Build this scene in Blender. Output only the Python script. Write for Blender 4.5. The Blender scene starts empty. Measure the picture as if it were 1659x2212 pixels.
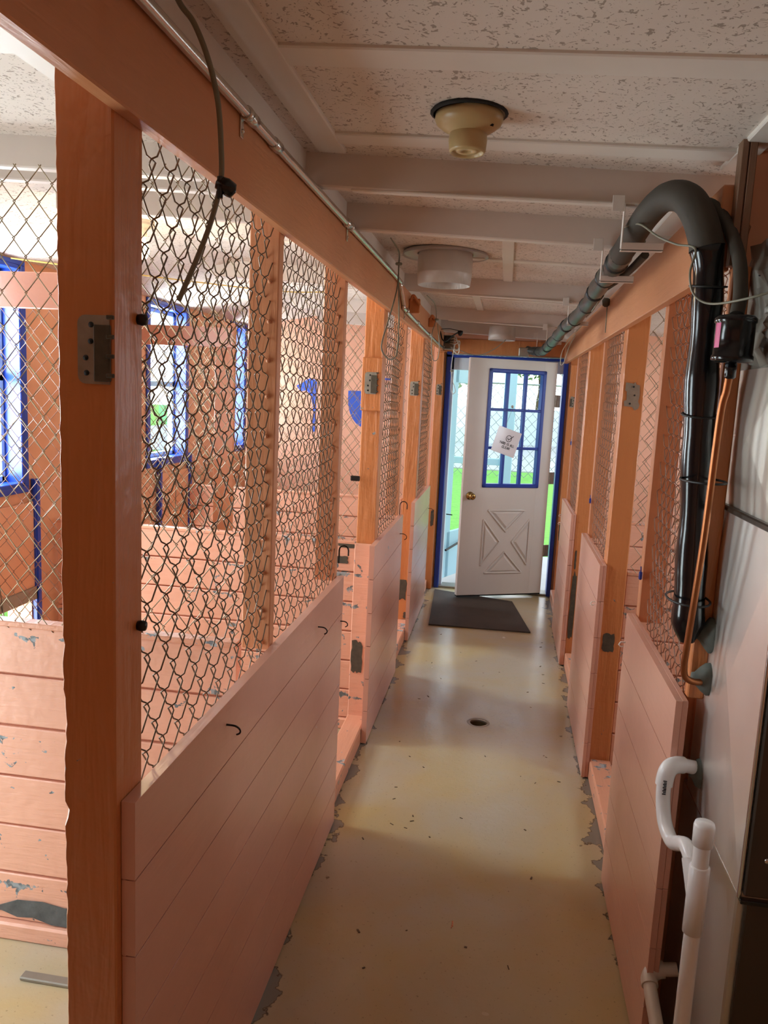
import bpy, bmesh, math, random
from mathutils import Vector, Matrix
random.seed(7)
S = bpy.context.scene
COL = S.collection
PI = math.pi
# ------------------------------------------------------------------ mesh builder
class MB:
    def __init__(s): s.v=[]; s.f=[]; s.sm=[]; s.mi=[]; s.m=0
    def add(s, vs, fs, smooth=False):
        o=len(s.v); s.v += [tuple(p) for p in vs]
        for f in fs: s.f.append([i+o for i in f]); s.sm.append(smooth); s.mi.append(s.m)
    def box(s, lo, hi, bev=0.0, M=None):
        lo=Vector(lo); hi=Vector(hi)
        lo,hi=Vector([min(a,b) for a,b in zip(lo,hi)]),Vector([max(a,b) for a,b in zip(lo,hi)])
        b=min(bev, *( (hi[i]-lo[i])*.45 for i in range(3)))
        if b<=1e-6:
            vs=[Vector((x,y,z)) for x in (lo.x,hi.x) for y in (lo.y,hi.y) for z in (lo.z,hi.z)]
            fs=[(0,1,3,2),(4,6,7,5),(0,4,5,1),(2,3,7,6),(0,2,6,4),(1,5,7,3)]
        else:
            vs=[];fs=[];idx={}
            for cx in (0,1):
                for cy in (0,1):
                    for cz in (0,1):
                        c=[(lo.x,hi.x)[cx],(lo.y,hi.y)[cy],(lo.z,hi.z)[cz]]
                        sg=[1-2*cx,1-2*cy,1-2*cz]
                        for ax in range(3):
                            p=[c[i]+(0 if i==ax else sg[i]*b) for i in range(3)]
                            idx[(cx,cy,cz,ax)]=len(vs); vs.append(Vector(p))
            for ax in range(3):
                o1,o2=[i for i in range(3) if i!=ax]
                for sd in (0,1):
                    q=[]
                    for a,c in ((0,0),(1,0),(1,1),(0,1)):
                        k=[0,0,0];k[ax]=sd;k[o1]=a;k[o2]=c; q.append(idx[(*k,ax)])
                    fs.append(q)
                for a in (0,1):
                    for c in (0,1):
                        k0=[0,0,0];k0[ax]=0;k0[o1]=a;k0[o2]=c
                        k1=list(k0);k1[ax]=1
                        fs.append([idx[(*k0,o1)],idx[(*k1,o1)],idx[(*k1,o2)],idx[(*k0,o2)]])
            for k in [(x,y,z) for x in (0,1) for y in (0,1) for z in (0,1)]:
                fs.append([idx[(*k,0)],idx[(*k,1)],idx[(*k,2)]])
        if M is not None: vs=[M@p for p in vs]
        s.add(vs,fs)
    def tube(s, pts, r, sides=8, caps=True, ref=None, smooth=True):
        pts=[Vector(p) for p in pts]; n=len(pts)
        rs=r if isinstance(r,(list,tuple)) else [r]*n
        vs=[];fs=[]
        t0=(pts[1]-pts[0]).normalized()
        if ref is None:
            ref=Vector((0,0,1)) if abs(t0.z)<.9 else Vector((1,0,0))
        a=t0.cross(Vector(ref)).normalized()
        for i,p in enumerate(pts):
            t=(pts[min(i+1,n-1)]-pts[max(i-1,0)])
            if t.length<1e-9: t=t0
            t.normalize()
            a=(a-t*a.dot(t))
            if a.length<1e-6: a=t.orthogonal()
            a.normalize(); b=t.cross(a)
            for k in range(sides):
                an=2*PI*k/sides
                vs.append(p+(a*math.cos(an)+b*math.sin(an))*rs[i])
        for i in range(n-1):
            for k in range(sides):
                k2=(k+1)%sides
                fs.append((i*sides+k,i*sides+k2,(i+1)*sides+k2,(i+1)*sides+k))
        s.add(vs,fs,smooth)
        if caps:
            s.add([vs[k] for k in range(sides)],[tuple(range(sides))[::-1]])
            s.add([vs[(n-1)*sides+k] for k in range(sides)],[tuple(range(sides))])
    def lathe(s, prof, c, axis=(0,0,1), seg=32, smooth=True):
        ax=Vector(axis).normalized(); a=ax.orthogonal().normalized(); b=ax.cross(a); c=Vector(c)
        vs=[];fs=[]
        for r,h in prof:
            for k in range(seg):
                an=2*PI*k/seg; vs.append(c+ax*h+(a*math.cos(an)+b*math.sin(an))*max(r,1e-5))
        for i in range(len(prof)-1):
            for k in range(seg):
                k2=(k+1)%seg; fs.append((i*seg+k,i*seg+k2,(i+1)*seg+k2,(i+1)*seg+k))
        s.add(vs,fs,smooth)
    def prism(s, poly, d):   # poly: list of 3D points (planar), extruded by vector d
        poly=[Vector(p) for p in poly]; d=Vector(d); n=len(poly)
        vs=poly+[p+d for p in poly]
        fs=[tuple(range(n))[::-1],tuple(range(n,2*n))]+[(i,(i+1)%n,n+(i+1)%n,n+i) for i in range(n)]
        s.add(vs,fs)
    def quad(s,*p): s.add(p,[tuple(range(len(p)))])
    def build(s,name,mat,parent=None,loc=None,fix=True):
        me=bpy.data.meshes.new(name)
        L=Vector(parent.location) if parent is not None and loc is None else Vector(loc or (0,0,0))
        if parent is not None and parent.parent is not None and loc is None:
            L=Vector(parent.location)+Vector(parent.parent.location)
        me.from_pydata([Vector(p)-L for p in s.v],[],s.f)
        me.polygons.foreach_set('use_smooth',s.sm)
        mats=mat if isinstance(mat,(list,tuple)) else [mat]
        for m in mats: me.materials.append(m)
        if len(mats)>1: me.polygons.foreach_set('material_index',s.mi)
        me.update()
        if fix and len(s.v)<60000:
            bm=bmesh.new(); bm.from_mesh(me); bmesh.ops.recalc_face_normals(bm,faces=bm.faces); bm.to_mesh(me); bm.free()
        o=bpy.data.objects.new(name,me); COL.objects.link(o)
        if parent is not None: o.parent=parent
        else: o.location=L
        if parent is None: o.location=L
        return o
def cr(pts, n=8):   # Catmull-Rom
    P=[Vector(p) for p in pts]; P=[2*P[0]-P[1]]+P+[2*P[-1]-P[-2]]; out=[]
    for i in range(1,len(P)-2):
        for k in range(n):
            t=k/n; a,b,c,d=P[i-1:i+3]
            out.append(.5*((2*b)+(c-a)*t+(2*a-5*b+4*c-d)*t*t+(3*b-a-3*c+d)*t**3))
    out.append(P[-2]); return out
def thing(name,label,cat,loc,group=None):
    o=bpy.data.objects.new(name,None); o.empty_display_size=.05; COL.objects.link(o)
    o.location=loc; o['label']=label; o['category']=cat
    if group: o['group']=group
    return o
def tag(o,label,cat,group=None):
    o['label']=label; o['category']=cat
    if group: o['group']=group
    return o
def struct(o): o['kind']='structure'; return o
# ------------------------------------------------------------------ materials
def new_mat(name):
    m=bpy.data.materials.new(name); m.use_nodes=True; nt=m.node_tree; nt.nodes.clear()
    out=nt.nodes.new('ShaderNodeOutputMaterial'); b=nt.nodes.new('ShaderNodeBsdfPrincipled')
    nt.links.new(b.outputs[0],out.inputs[0]); return m,nt,b
def N(nt,t,**k):
    n=nt.nodes.new(t)
    for a,b in k.items(): setattr(n,a,b)
    return n
def L(nt,a,b): nt.links.new(a,b)
def math_(nt,op,a,b=None,c=None,clamp=False):
    n=N(nt,'ShaderNodeMath',operation=op,use_clamp=clamp)
    for i,x in enumerate((a,b,c)):
        if x is None: continue
        if isinstance(x,(int,float)): n.inputs[i].default_value=x
        else: L(nt,x,n.inputs[i])
    return n.outputs[0]
def mixc(nt,f,a,b):
    n=N(nt,'ShaderNodeMix',data_type='RGBA')
    for i,x in ((0,f),(6,a),(7,b)):
        if isinstance(x,(int,float)): n.inputs[i].default_value=x
        elif isinstance(x,(tuple,list)): n.inputs[i].default_value=(*x[:3],1)
        else: L(nt,x,n.inputs[i])
    return n.outputs[2]
def noise(nt,vec,scale,detail=2,rough=.5,dist=0,sc=None):
    if sc is not None:
        mp=N(nt,'ShaderNodeMapping'); mp.inputs['Scale'].default_value=sc; L(nt,vec,mp.inputs[0]); vec=mp.outputs[0]
    n=N(nt,'ShaderNodeTexNoise'); n.inputs['Scale'].default_value=scale; n.inputs['Detail'].default_value=detail
    n.inputs['Roughness'].default_value=rough; n.inputs['Distortion'].default_value=dist
    L(nt,vec,n.inputs['Vector']); return n.outputs[0]
def pos(nt): return N(nt,'ShaderNodeNewGeometry').outputs['Position']
def step(nt,x,lo,hi):
    n=N(nt,'ShaderNodeMapRange',clamp=True); L(nt,x,n.inputs[0]); n.inputs[1].default_value=lo; n.inputs[2].default_value=hi
    return n.outputs[0]
def bump(nt,b,h,strength=.3,dist=.002,prev=None):
    n=N(nt,'ShaderNodeBump'); n.inputs['Strength'].default_value=strength; n.inputs['Distance'].default_value=dist
    L(nt,h,n.inputs['Height'])
    if prev is not None: L(nt,prev,n.inputs['Normal'])
    L(nt,n.outputs[0],b.inputs['Normal']); return n.outputs[0]
def paint(name,base,rough=.38,chips=0.0,chipcol=(.13,.14,.14),grain=None,gs=.35,var=.12,lump=.25,joint=None,scuff=0.0):
    m,nt,b=new_mat(name); p=pos(nt)
    v=noise(nt,p,2.3,3)
    c=mixc(nt,v,[x*(1-var) for x in base],[min(1,x*(1+var)) for x in base])
    if scuff>0:
        s=step(nt,noise(nt,p,9,5,.7),.62,.72); s=math_(nt,'MULTIPLY',s,scuff)
        c=mixc(nt,s,c,[x*.55 for x in base])
    if chips>0:
        n1=noise(nt,p,16,5,.65,.6)
        n2=noise(nt,p,2.1,2)
        t=math_(nt,'ADD',n1,math_(nt,'MULTIPLY',math_(nt,'SUBTRACT',n2,.5),.35))
        if joint:
            z0,h=joint
            sx=N(nt,'ShaderNodeSeparateXYZ'); L(nt,p,sx.inputs[0])
            fz=math_(nt,'FRACT',math_(nt,'DIVIDE',math_(nt,'SUBTRACT',sx.outputs[2],z0),h))
            d=math_(nt,'ABSOLUTE',math_(nt,'SUBTRACT',fz,.5))
            t=math_(nt,'ADD',t,math_(nt,'MULTIPLY',step(nt,d,.40,.5),.13))
        k=step(nt,t,.735-.2*chips,.742-.2*chips)
        cc=mixc(nt,step(nt,noise(nt,p,45,2),.45,.55),chipcol,[x*2.2 for x in chipcol])
        c=mixc(nt,k,c,cc)
        r=math_(nt,'ADD',math_(nt,'MULTIPLY',k,.4),rough); L(nt,r,b.inputs['Roughness'])
    else: b.inputs['Roughness'].default_value=rough
    L(nt,c,b.inputs['Base Color'])
    h=noise(nt,p,22,3,.5)
    pv=bump(nt,b,h,lump,.004)
    if grain is not None:
        g=noise(nt,p,1,3,.6,.4,sc=grain); bump(nt,b,g,gs,.006,pv)
    return m
def plain(name,col,rough=.5,metal=0.0,bs=0.0,bscale=60,var=0.0,vscale=6,coat=0):
    m,nt,b=new_mat(name); b.inputs['Base Color'].default_value=(*col,1)
    b.inputs['Roughness'].default_value=rough; b.inputs['Metallic'].default_value=metal
    if coat: b.inputs['Coat Weight'].default_value=coat
    if bs or var:
        p=pos(nt)
        if var:
            c=mixc(nt,noise(nt,p,vscale,4,.6),[x*(1-var) for x in col],[min(1,x*(1+var)) for x in col]); L(nt,c,b.inputs['Base Color'])
        if bs: bump(nt,b,noise(nt,p,bscale,3),bs,.002)
    return m
ORANGE=(.55,.20,.068); PINK=(.64,.335,.25); LPINK=(.72,.37,.26)
GV=(45,45,5); GX=(5,45,45); GY=(45,5,45)
M={}
M['post']=paint('orange_post_paint',ORANGE,.36,chips=.10,grain=(26,26,3.2),gs=1.0,scuff=.3,lump=.8)
M['beam']=paint('orange_beam_paint',(.58,.245,.11),.4,grain=GY,gs=.25,scuff=.15)
M['stud']=paint('stud_paint',(.60,.25,.12),.38,grain=GV,gs=.4)
M['board']=paint('panel_board_paint',PINK,.27,grain=GY,gs=.14,lump=.12,chips=.04)
M['part']=paint('partition_paint',(.72,.37,.25),.42,chips=.33,grain=GX,gs=.5,lump=.6,joint=(.02,.153),scuff=.2)
M['sill']=paint('sill_paint',(.68,.33,.21),.42,chips=.62,chipcol=(.16,.18,.19),grain=GY,gs=.4)
M['wall']=paint('wall_orange_paint',(.68,.325,.18),.45,grain=GV,gs=.15,lump=.15)
M['wallpink']=paint('wall_end_paint',(.76,.40,.27),.45,lump=.15,grain=GV,gs=.12)
M['greyp']=plain('bare_grey_undercoat',(.085,.09,.088),.6,0,.6,60,.7,28)
M['scar']=plain('bare_scraped_wood',(.075,.06,.04),.8,0,.8,70,.6,40)
M['blue']=plain('blue_gloss_paint',(.012,.05,.36),.32,0,.1,40,.15)
M['bluewall']=plain('blue_wall_paint',(.03,.10,.55),.4)
M['white']=plain('white_joist_paint',(.66,.58,.52),.45,0,.25,30,.12,4)
M['trimw']=plain('white_trim_paint',(.72,.66,.6),.5,0,.2,30,.1,4)
M['galv']=plain('galvanised_plate',(.34,.32,.27),.45,.7,.4,50,.35,30)
M['steel']=plain('conduit_steel',(.62,.60,.57),.22,.95,.1,40,.12,10)
M['hook']=plain('dark_hook_metal',(.03,.025,.022),.4,.7)
M['wire']=plain('chain_link_wire',(.15,.105,.07),.42,.75,0,0,.35,9)
M['wirep']=plain('painted_chain_link_wire',(.27,.135,.08),.42,.1,0,0,.35,7)
M['wireg']=plain('bronze_chain_link_wire',(.30,.235,.15),.38,.75,0,0,.25,9)
M['black']=plain('black_insulation_foam',(.012,.012,.012),.5,0,.5,25,.3,8)
M['tape']=plain('black_vinyl_tape',(.006,.006,.007),.16,0,.5,14)
M['foam']=plain('grey_foam_sleeve',(.046,.036,.025),.75,0,.3,60,.3,8)
M['foamg']=plain('grey_green_pipe_sleeve',(.040,.043,.036),.4,0,.3,30,.3,8)
M['copper']=plain('copper_pipe_metal',(.36,.13,.05),.38,.9,.1,30,.3,15)
M['pvc']=plain('white_pvc',(.80,.80,.80),.25)
M['putty']=plain('duct_putty',(.10,.115,.10),.7,0,.8,35,.3,25)
M['cream']=plain('aged_lampholder',(.50,.36,.17),.35,0,.1,40,.12,10)
M['dark']=plain('dark_cavity',(.01,.009,.008),.8)
M['collar']=plain('white_duct_metal',(.60,.57,.53),.4,.1,.1,50,.15,12)
M['flange']=plain('grey_flange',(.45,.42,.40),.4,.2,.1,40,.1,10)
M['cable']=plain('grey_green_cable',(.19,.18,.13),.45)
M['cablew']=plain('white_cable',(.6,.57,.5),.5)
M['yellow']=plain('yellow_cord_plastic',(.7,.5,.12),.4)
M['doorw']=plain('white_door_paint',(.66,.62,.57),.3,0,.08,30,.05,4)
M['brass']=plain('brass_knob_metal',(.42,.29,.10),.25,.95)
M['paper']=plain('laminated_paper',(.80,.78,.82),.18)
M['ink']=plain('sign_ink',(.02,.02,.025),.5)
M['mat']=plain('door_mat_rubber',(.05,.036,.026),.75,0,.6,90,.35,6)
M['grass']=plain('lawn_green',(.16,.42,.05),.9,0,.6,120,.5,14)
M['concrete']=plain('patio_concrete',(.45,.44,.42),.8,0,.3,60,.12,3)
M['extwhite']=plain('outdoor_white_siding',(.70,.76,.80),.6)
M['extblue']=plain('porch_light_blue_paint',(.42,.68,.78),.5)
M['roof']=plain('roof_shingle',(.20,.18,.17),.9,0,.5,60,.3,10)
M['leaf']=plain('tree_leaf',(.13,.25,.05),.8,0,.5,20,.4,5)
M['bark']=plain('tree_bark',(.12,.08,.05),.9,0,.7,30,.3,8)
M['silver']=plain('outdoor_fence_wire',(.30,.31,.31),.4,.8)
M['foil']=plain('crumpled_foil',(.45,.42,.38),.35,.7,1.0,35,.2,20)
M['wrap']=plain('grey_duct_wrap',(.20,.18,.15),.5,.3,.6,12,.3,9)
M['label']=plain('magenta_label',(.55,.03,.18),.4)
M['stick']=plain('grey_metal_strip',(.28,.25,.2),.45,.4,.3,40,.2,12)
M['clipblue']=plain('blue_plastic_clip',(.01,.03,.25),.3)
M['debris']=plain('dry_debris',(.12,.08,.045),.9,0,0,0,.4,40)
M['bulbh']=plain('bulb_holder_white',(.7,.68,.6),.4)
def sheet(name,col,rough):
    m,nt,b=new_mat(name); p=pos(nt); b.inputs['Metallic'].default_value=.85
    c=mixc(nt,noise(nt,p,5,4,.6),[x*.85 for x in col],col); L(nt,c,b.inputs['Base Color'])
    r=math_(nt,'ADD',math_(nt,'MULTIPLY',noise(nt,p,7,3),.12),rough-.06); L(nt,r,b.inputs['Roughness'])
    bump(nt,b,noise(nt,p,3,1),.15,.01); return m
M['sheet']=sheet('sheet_metal',(.84,.79,.74),.38)
M['sheetlow']=sheet('grey_cabinet_metal',(.66,.66,.64),.38)
M['sheetold']=sheet('dusty_sheet_metal',(.62,.57,.51),.45)
M['darkpanel']=plain('dark_brown_cabinet_front',(.055,.045,.035),.35,.3,.2,30)
# bulb
m,nt,b=new_mat('warm_bulb_glow'); b.inputs['Base Color'].default_value=(1,.9,.7,1)
b.inputs['Emission Color'].default_value=(1,.78,.45,1); b.inputs['Emission Strength'].default_value=30; M['bulb']=m
# glass
def glassmat():
    m=bpy.data.materials.new('window_glass'); m.use_nodes=True; nt=m.node_tree; nt.nodes.clear()
    o=N(nt,'ShaderNodeOutputMaterial'); t=N(nt,'ShaderNodeBsdfTransparent'); g=N(nt,'ShaderNodeBsdfGlossy')
    t.inputs[0].default_value=(.93,.97,.98,1); g.inputs['Roughness'].default_value=.03
    mx=N(nt,'ShaderNodeMixShader'); fr=N(nt,'ShaderNodeFresnel'); fr.inputs[0].default_value=1.4
    ge=N(nt,'ShaderNodeNewGeometry'); L(nt,math_(nt,'MULTIPLY',fr.outputs[0],math_(nt,'SUBTRACT',1,ge.outputs['Backfacing'])),mx.inputs[0]); L(nt,t.outputs[0],mx.inputs[1]); L(nt,g.outputs[0],mx.inputs[2]); L(nt,mx.outputs[0],o.inputs[0]); return m
M['glass']=glassmat()
# ceiling tile
m,nt,b=new_mat('fissured_ceiling_tile'); p=pos(nt)
def worm(sc,thr,w,sc2,off):
    mp=N(nt,'ShaderNodeMapping'); mp.inputs['Location'].default_value=(off,off*.7,0); L(nt,p,mp.inputs[0])
    a=noise(nt,mp.outputs[0],sc,1,.5,1.2)
    l=math_(nt,'LESS_THAN',math_(nt,'ABSOLUTE',math_(nt,'SUBTRACT',a,.5)),w)
    k=math_(nt,'GREATER_THAN',noise(nt,mp.outputs[0],sc2,2,.6),thr)
    return math_(nt,'MULTIPLY',l,k)
w=math_(nt,'MAXIMUM',worm(24,.57,.030,62,0),math_(nt,'MAXIMUM',worm(28,.58,.028,70,5.3),worm(50,.64,.04,110,9.1)))
base=mixc(nt,noise(nt,p,3,3),(.66,.575,.51),(.74,.665,.60))
c=mixc(nt,math_(nt,'MULTIPLY',w,.68),base,(.20,.14,.10)); L(nt,c,b.inputs['Base Color']); b.inputs['Roughness'].default_value=.75
bump(nt,b,math_(nt,'MULTIPLY',w,-1.0),.6,.003,bump(nt,b,noise(nt,p,140,2),.25,.001)); M['tile']=m
# floor
m,nt,b=new_mat('ochre_painted_concrete_floor'); p=pos(nt)
n1=step(nt,noise(nt,p,1.6,4,.55,.3),.38,.62)
base=mixc(nt,n1,(.47,.36,.17),(.44,.38,.28))
sp=step(nt,noise(nt,p,95,2,.6),.66,.72); base=mixc(nt,math_(nt,'MULTIPLY',sp,.5),base,(.16,.12,.07))
spo=step(nt,noise(nt,p,17,2,.5),.74,.77); base=mixc(nt,math_(nt,'MULTIPLY',spo,.7),base,(.13,.09,.05))
sx=N(nt,'ShaderNodeSeparateXYZ'); L(nt,p,sx.inputs[0])
ax=math_(nt,'ABSOLUTE',math_(nt,'ADD',sx.outputs[0],.052))
ed=math_(nt,'SUBTRACT',math_(nt,'MULTIPLY',math_(nt,'SUBTRACT',ax,.435),5.5),0)
g=math_(nt,'ADD',ed,math_(nt,'MULTIPLY',math_(nt,'SUBTRACT',noise(nt,p,7,4,.6),.5),1.6))
inr=math_(nt,'LESS_THAN',ax,.62)
gm=math_(nt,'MULTIPLY',step(nt,g,.40,.42),inr)
base=mixc(nt,math_(nt,'MULTIPLY',gm,.85),base,(.17,.165,.15))
gm2=math_(nt,'MULTIPLY',math_(nt,'MULTIPLY',step(nt,g,.36,.40),math_(nt,'SUBTRACT',1,step(nt,g,.40,.42))),inr)
base=mixc(nt,gm2,base,(.07,.055,.04))
L(nt,base,b.inputs['Base Color'])
r=math_(nt,'ADD',math_(nt,'MULTIPLY',noise(nt,p,4,3),.16),.16); L(nt,r,b.inputs['Roughness'])
bump(nt,b,noise(nt,p,1.1,1),.25,.02,bump(nt,b,noise(nt,p,38,3,.6),.22,.003)); M['floor']=m

# ------------------------------------------------------------------ chain link
def chainlink(name,parent,mat,p0,u,n,W,H,a=.0345,b=.0445,d=.0098,r=.0016,sides=5,warp=.006,seed=1):
    p0=Vector(p0);u=Vector(u);n=Vector(n);v=Vector((0,0,1)); mb=MB(); rnd=random.Random(seed)
    ph=[rnd.uniform(0,6) for _ in range(6)]
    cols=int(W/a); rows=int(H/b); aa=W/cols; bb=H/rows
    def P(x,z,dep):
        wn=warp*(math.sin(x*5+z*3+ph[0])+.6*math.sin(z*9-x*4+ph[1]))
        wx=.004*math.sin(z*7+ph[2]+x*6); wz=.004*math.sin(x*8+ph[3])
        return p0+u*(x+wx)+v*(z+wz)+n*(dep+wn)
    e=.0035
    for i in range(cols):
        pts=[]
        for j in range(rows+1):
            right=(i+j)%2==0; dr=1 if right else -1
            x=(i+(1 if right else 0))*aa; z=j*bb
            s0=1 if not right else -1   # segment arriving
            s1=-s0
            if j>0: pts.append(P(x-dr*aa*.10,z-bb*.13,s0*d*.75))
            pts.append(P(x+dr*e,z,0))
            if j<rows: pts.append(P(x-dr*aa*.10,z+bb*.13,s1*d*.75))
        mb.tube(pts,r,sides,caps=False,ref=n)
    return mb.build(name,mat,parent,fix=False)
def planks_y(mb,x0,x1,y0,y1,z0,z1,n,gap=.0012,jit=.0,bev=.002):
    h=(z1-z0)/n
    for k in range(n):
        a=random.uniform(-jit,jit); 
        mb.box((x0,y0+random.uniform(0,.004),z0+k*h+gap),(x1+a*0,y1-random.uniform(0,.004),z0+(k+1)*h-gap),bev)
def planks_x(mb,x0,x1,y0,y1,z0,z1,n,gap=.0015,bev=.004):
    h=(z1-z0)/n
    for k in range(n):
        j=random.uniform(0,.004)
        mb.box((x0,y0+j,z0+k*h+gap),(x1,y1,z0+(k+1)*h-gap),bev)
def staples(mb,x,y,z0,z1,step_,dx=-.012):
    z=z0
    while z<z1:
        mb.lathe([(0,-.004),(.005,-.002),(.006,.001),(.003,.004),(0,.005)],(x,y,z),(0,-1,0),8)
        mb.tube([(x,y,z),(x-.012,y-.004,z+.012)],.0016,5)
        z+=step_*random.uniform(.9,1.1)
# ------------------------------------------------------------------ constants
H=1.66; YW=6.75; XLW=-2.25; XRW=2.1; YB=-1.6
PYS=(1.95,3.65,5.37)
def zj(x): return 2.2-.04*(x+.55)       # underside of joists
def zc(x):                               # ceiling surface
    if x>=-1.45: return zj(x)+.085
    t=(-1.45-x)/(.8); return (zj(-1.45)+.085)*(1-t)+2.185*t
# ------------------------------------------------------------------ floor with drain hole
DC=(-.03,3.93); 
mb=MB()
ring=[(.045,-.012),(.06,-.011),(.12,-.006),(.2,-.003),(.3,0.0)]
seg=32; vs=[];fs=[]
for r_,z_ in ring:
    for k in range(seg):
        an=2*PI*(k+.5)/seg; rr=r_*(1+(.06*math.sin(an*3+1) if r_<.07 else 0)); vs.append((DC[0]+rr*math.cos(an),DC[1]+rr*.9*math.sin(an),z_))
for i in range(len(ring)-1):
    for k in range(seg):
        k2=(k+1)%seg; fs.append((i*seg+k,i*seg+k2,(i+1)*seg+k2,(i+1)*seg+k))
sq=[]
for k in range(seg):
    an=2*PI*(k+.5)/seg; c_,s_=math.cos(an),math.sin(an); q=.36/max(abs(c_),abs(s_)); sq.append((DC[0]+q*c_,DC[1]+q*s_,0))
o=len(vs); vs+=sq
for k in range(seg):
    k2=(k+1)%seg; fs.append(((len(ring)-1)*seg+k,(len(ring)-1)*seg+k2,o+k2,o+k))
# corners of the square and outer field
cx0,cx1,cy0,cy1=DC[0]-.36,DC[0]+.36,DC[1]-.36,DC[1]+.36
cor=[(cx1,cy1,0),(cx0,cy1,0),(cx0,cy0,0),(cx1,cy0,0)]; oc=len(vs); vs+=cor
qs=seg//4
for q in range(4):
    k=q*qs+qs//2-1; fs.append((o+k,oc+q,o+(k+1)%seg))
mb.add(vs,fs,True)
X0,X1=XLW-.15,XRW+.15; Y0,Y1=YB-.1,YW+.12
for a in [((X0,Y0),(X1,cy0)),((X0,cy1),(X1,Y1)),((X0,cy0),(cx0,cy1)),((cx1,cy0),(X1,cy1))]:
    (xa,ya),(xb,yb)=a; mb.quad((xa,ya,0),(xb,ya,0),(xb,yb,0),(xa,yb,0))
struct(mb.build('floor',M['floor'],fix=True))
t=thing('floor_drain','round open drain hole in the middle of the ochre floor','drain',(DC[0],DC[1],-.012))
mb=MB(); mb.lathe([(.05,.0),(.047,-.03),(.046,-.09),(0,-.09)],(DC[0],DC[1],-.012),seg=24); mb.build('drain_pipe',plain('drain_grime',(.09,.06,.025),.6,0,.5,40,.4,20),t)
mb=MB(); mb.lathe([(.062,-.001),(.058,.002),(.048,.001),(.047,-.012)],(DC[0],DC[1],-.012),seg=24); mb.build('drain_rim',M['stick'],t)
# ------------------------------------------------------------------ ceiling
mb=MB(); xs=[XLW-.12,XLW,-1.85,-1.45,-.55,0,.6,XRW+.12]
for xa,xb in zip(xs[:-1],xs[1:]):
    mb.quad((xa,YB-.1,zc(xa)),(xa,YW+.1,zc(xa)),(xb,YW+.1,zc(xb)),(xb,YB-.1,zc(xb)))
    mb.quad((xa,YB-.1,zc(xa)+.12),(xb,YB-.1,zc(xb)+.12),(xb,YW+.1,zc(xb)+.12),(xa,YW+.1,zc(xa)+.12))
struct(mb.build('ceiling',M['tile']))
tn=0
def trim(lo,hi,mat='trimw',bev=.003,slope=True):
    global tn; tn+=1
    mb=MB(); mb.box(lo,hi,bev)
    if slope: mb.v=[(x,y,z-.04*(x+.55)) for x,y,z in mb.v]
    struct(mb.build('trim_%d'%tn,M[mat])); 
ct=2.2+.085
for y0,y1 in ((.35,.42),(1.49,1.575),(1.975,2.05)): trim((-.46,y0,ct-.008),(.48,y1,ct+.01))
trim((-.53,-.6,ct-.010),(-.455,2.12,ct+.01)); trim((.475,-.6,ct-.010),(.53,2.12,ct+.01))
trim((-.60,-.6,2.2),(-.573,YW,ct+.005)); trim((.50,2.2,2.2),(.53,YW,ct+.005))
trim((-.46,3.6,ct-.007),(.48,3.66,ct+.01)); trim((-.06,2.8,ct-.009),(-.01,4.22,ct+.01))
trim((-.46,5.0,ct-.007),(.48,5.05,ct+.01)); trim((-.25,4.3,ct-.009),(-.20,5.7,ct+.01))
trim((-1.4,1.49,ct-.008),(-.62,1.56,ct+.01)); trim((-1.02,-.6,ct-.010),(-.96,1.9,ct+.01))
trim((-1.4,3.5,ct-.008),(-.62,3.56,ct+.01)); trim((-1.4,5.0,ct-.008),(-.62,5.06,ct+.01))
# joists
def joist(y,x0,x1,label,th=.04,skew=0.04,drop=0):
    mb=MB(); n=12; 
    pts=[(x0+(x1-x0)*i/n) for i in range(n+1)]
    vs=[];fs=[]
    for x in pts:
        yy=y+skew*(x+.2); zb=zj(x)-drop; zt=zc(x)+.02
        if x<-1.45: zb=min(zb,zc(x)-.005)
        b=.004
        vs+=[(x,yy,zt),(x,yy,zb+b),(x,yy+b,zb),(x,yy+th-b,zb),(x,yy+th,zb+b),(x,yy+th,zt)]
    for i in range(n):
        for k in range(6):
            k2=(k+1)%6; fs.append((i*6+k,i*6+k2,(i+1)*6+k2,(i+1)*6+k))
    fs.append(tuple(range(6))); fs.append(tuple(range(n*6,n*6+6)))
    mb.add(vs,fs); o=mb.build('ceiling_joist',M['white'],loc=(x0,y,zj(x0))); tag(o,label,'joist','white painted joists across the ceiling')
joist(2.17,-1.5,.56,'white painted ceiling joist nearest the camera, just past the lampholder')
joist(2.32,-1.6,-.6,'short white joist doubled close behind the nearest joist over the left kennels')
joist(2.72,-1.6,.56,'white ceiling joist between the nearest joist and the round duct collar')
joist(4.24,-1.6,.56,'white ceiling joist directly behind the round duct collar')
joist(5.72,-1.6,.56,'white ceiling joist second from the end wall, light strip along its underside')
joist(6.60,-1.6,.56,'white ceiling joist right against the end wall above the door',drop=.02)
joist(2.72,.57,2.05,'white joist over the right kennels')
joist(4.24,.57,2.05,'far white joist over the right kennels')
# cleat: light strip at joist undersides
for y in (2.165,4.235,5.715): trim((-.45,y+.002,2.195),(.30,y+.03,2.203))
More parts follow.
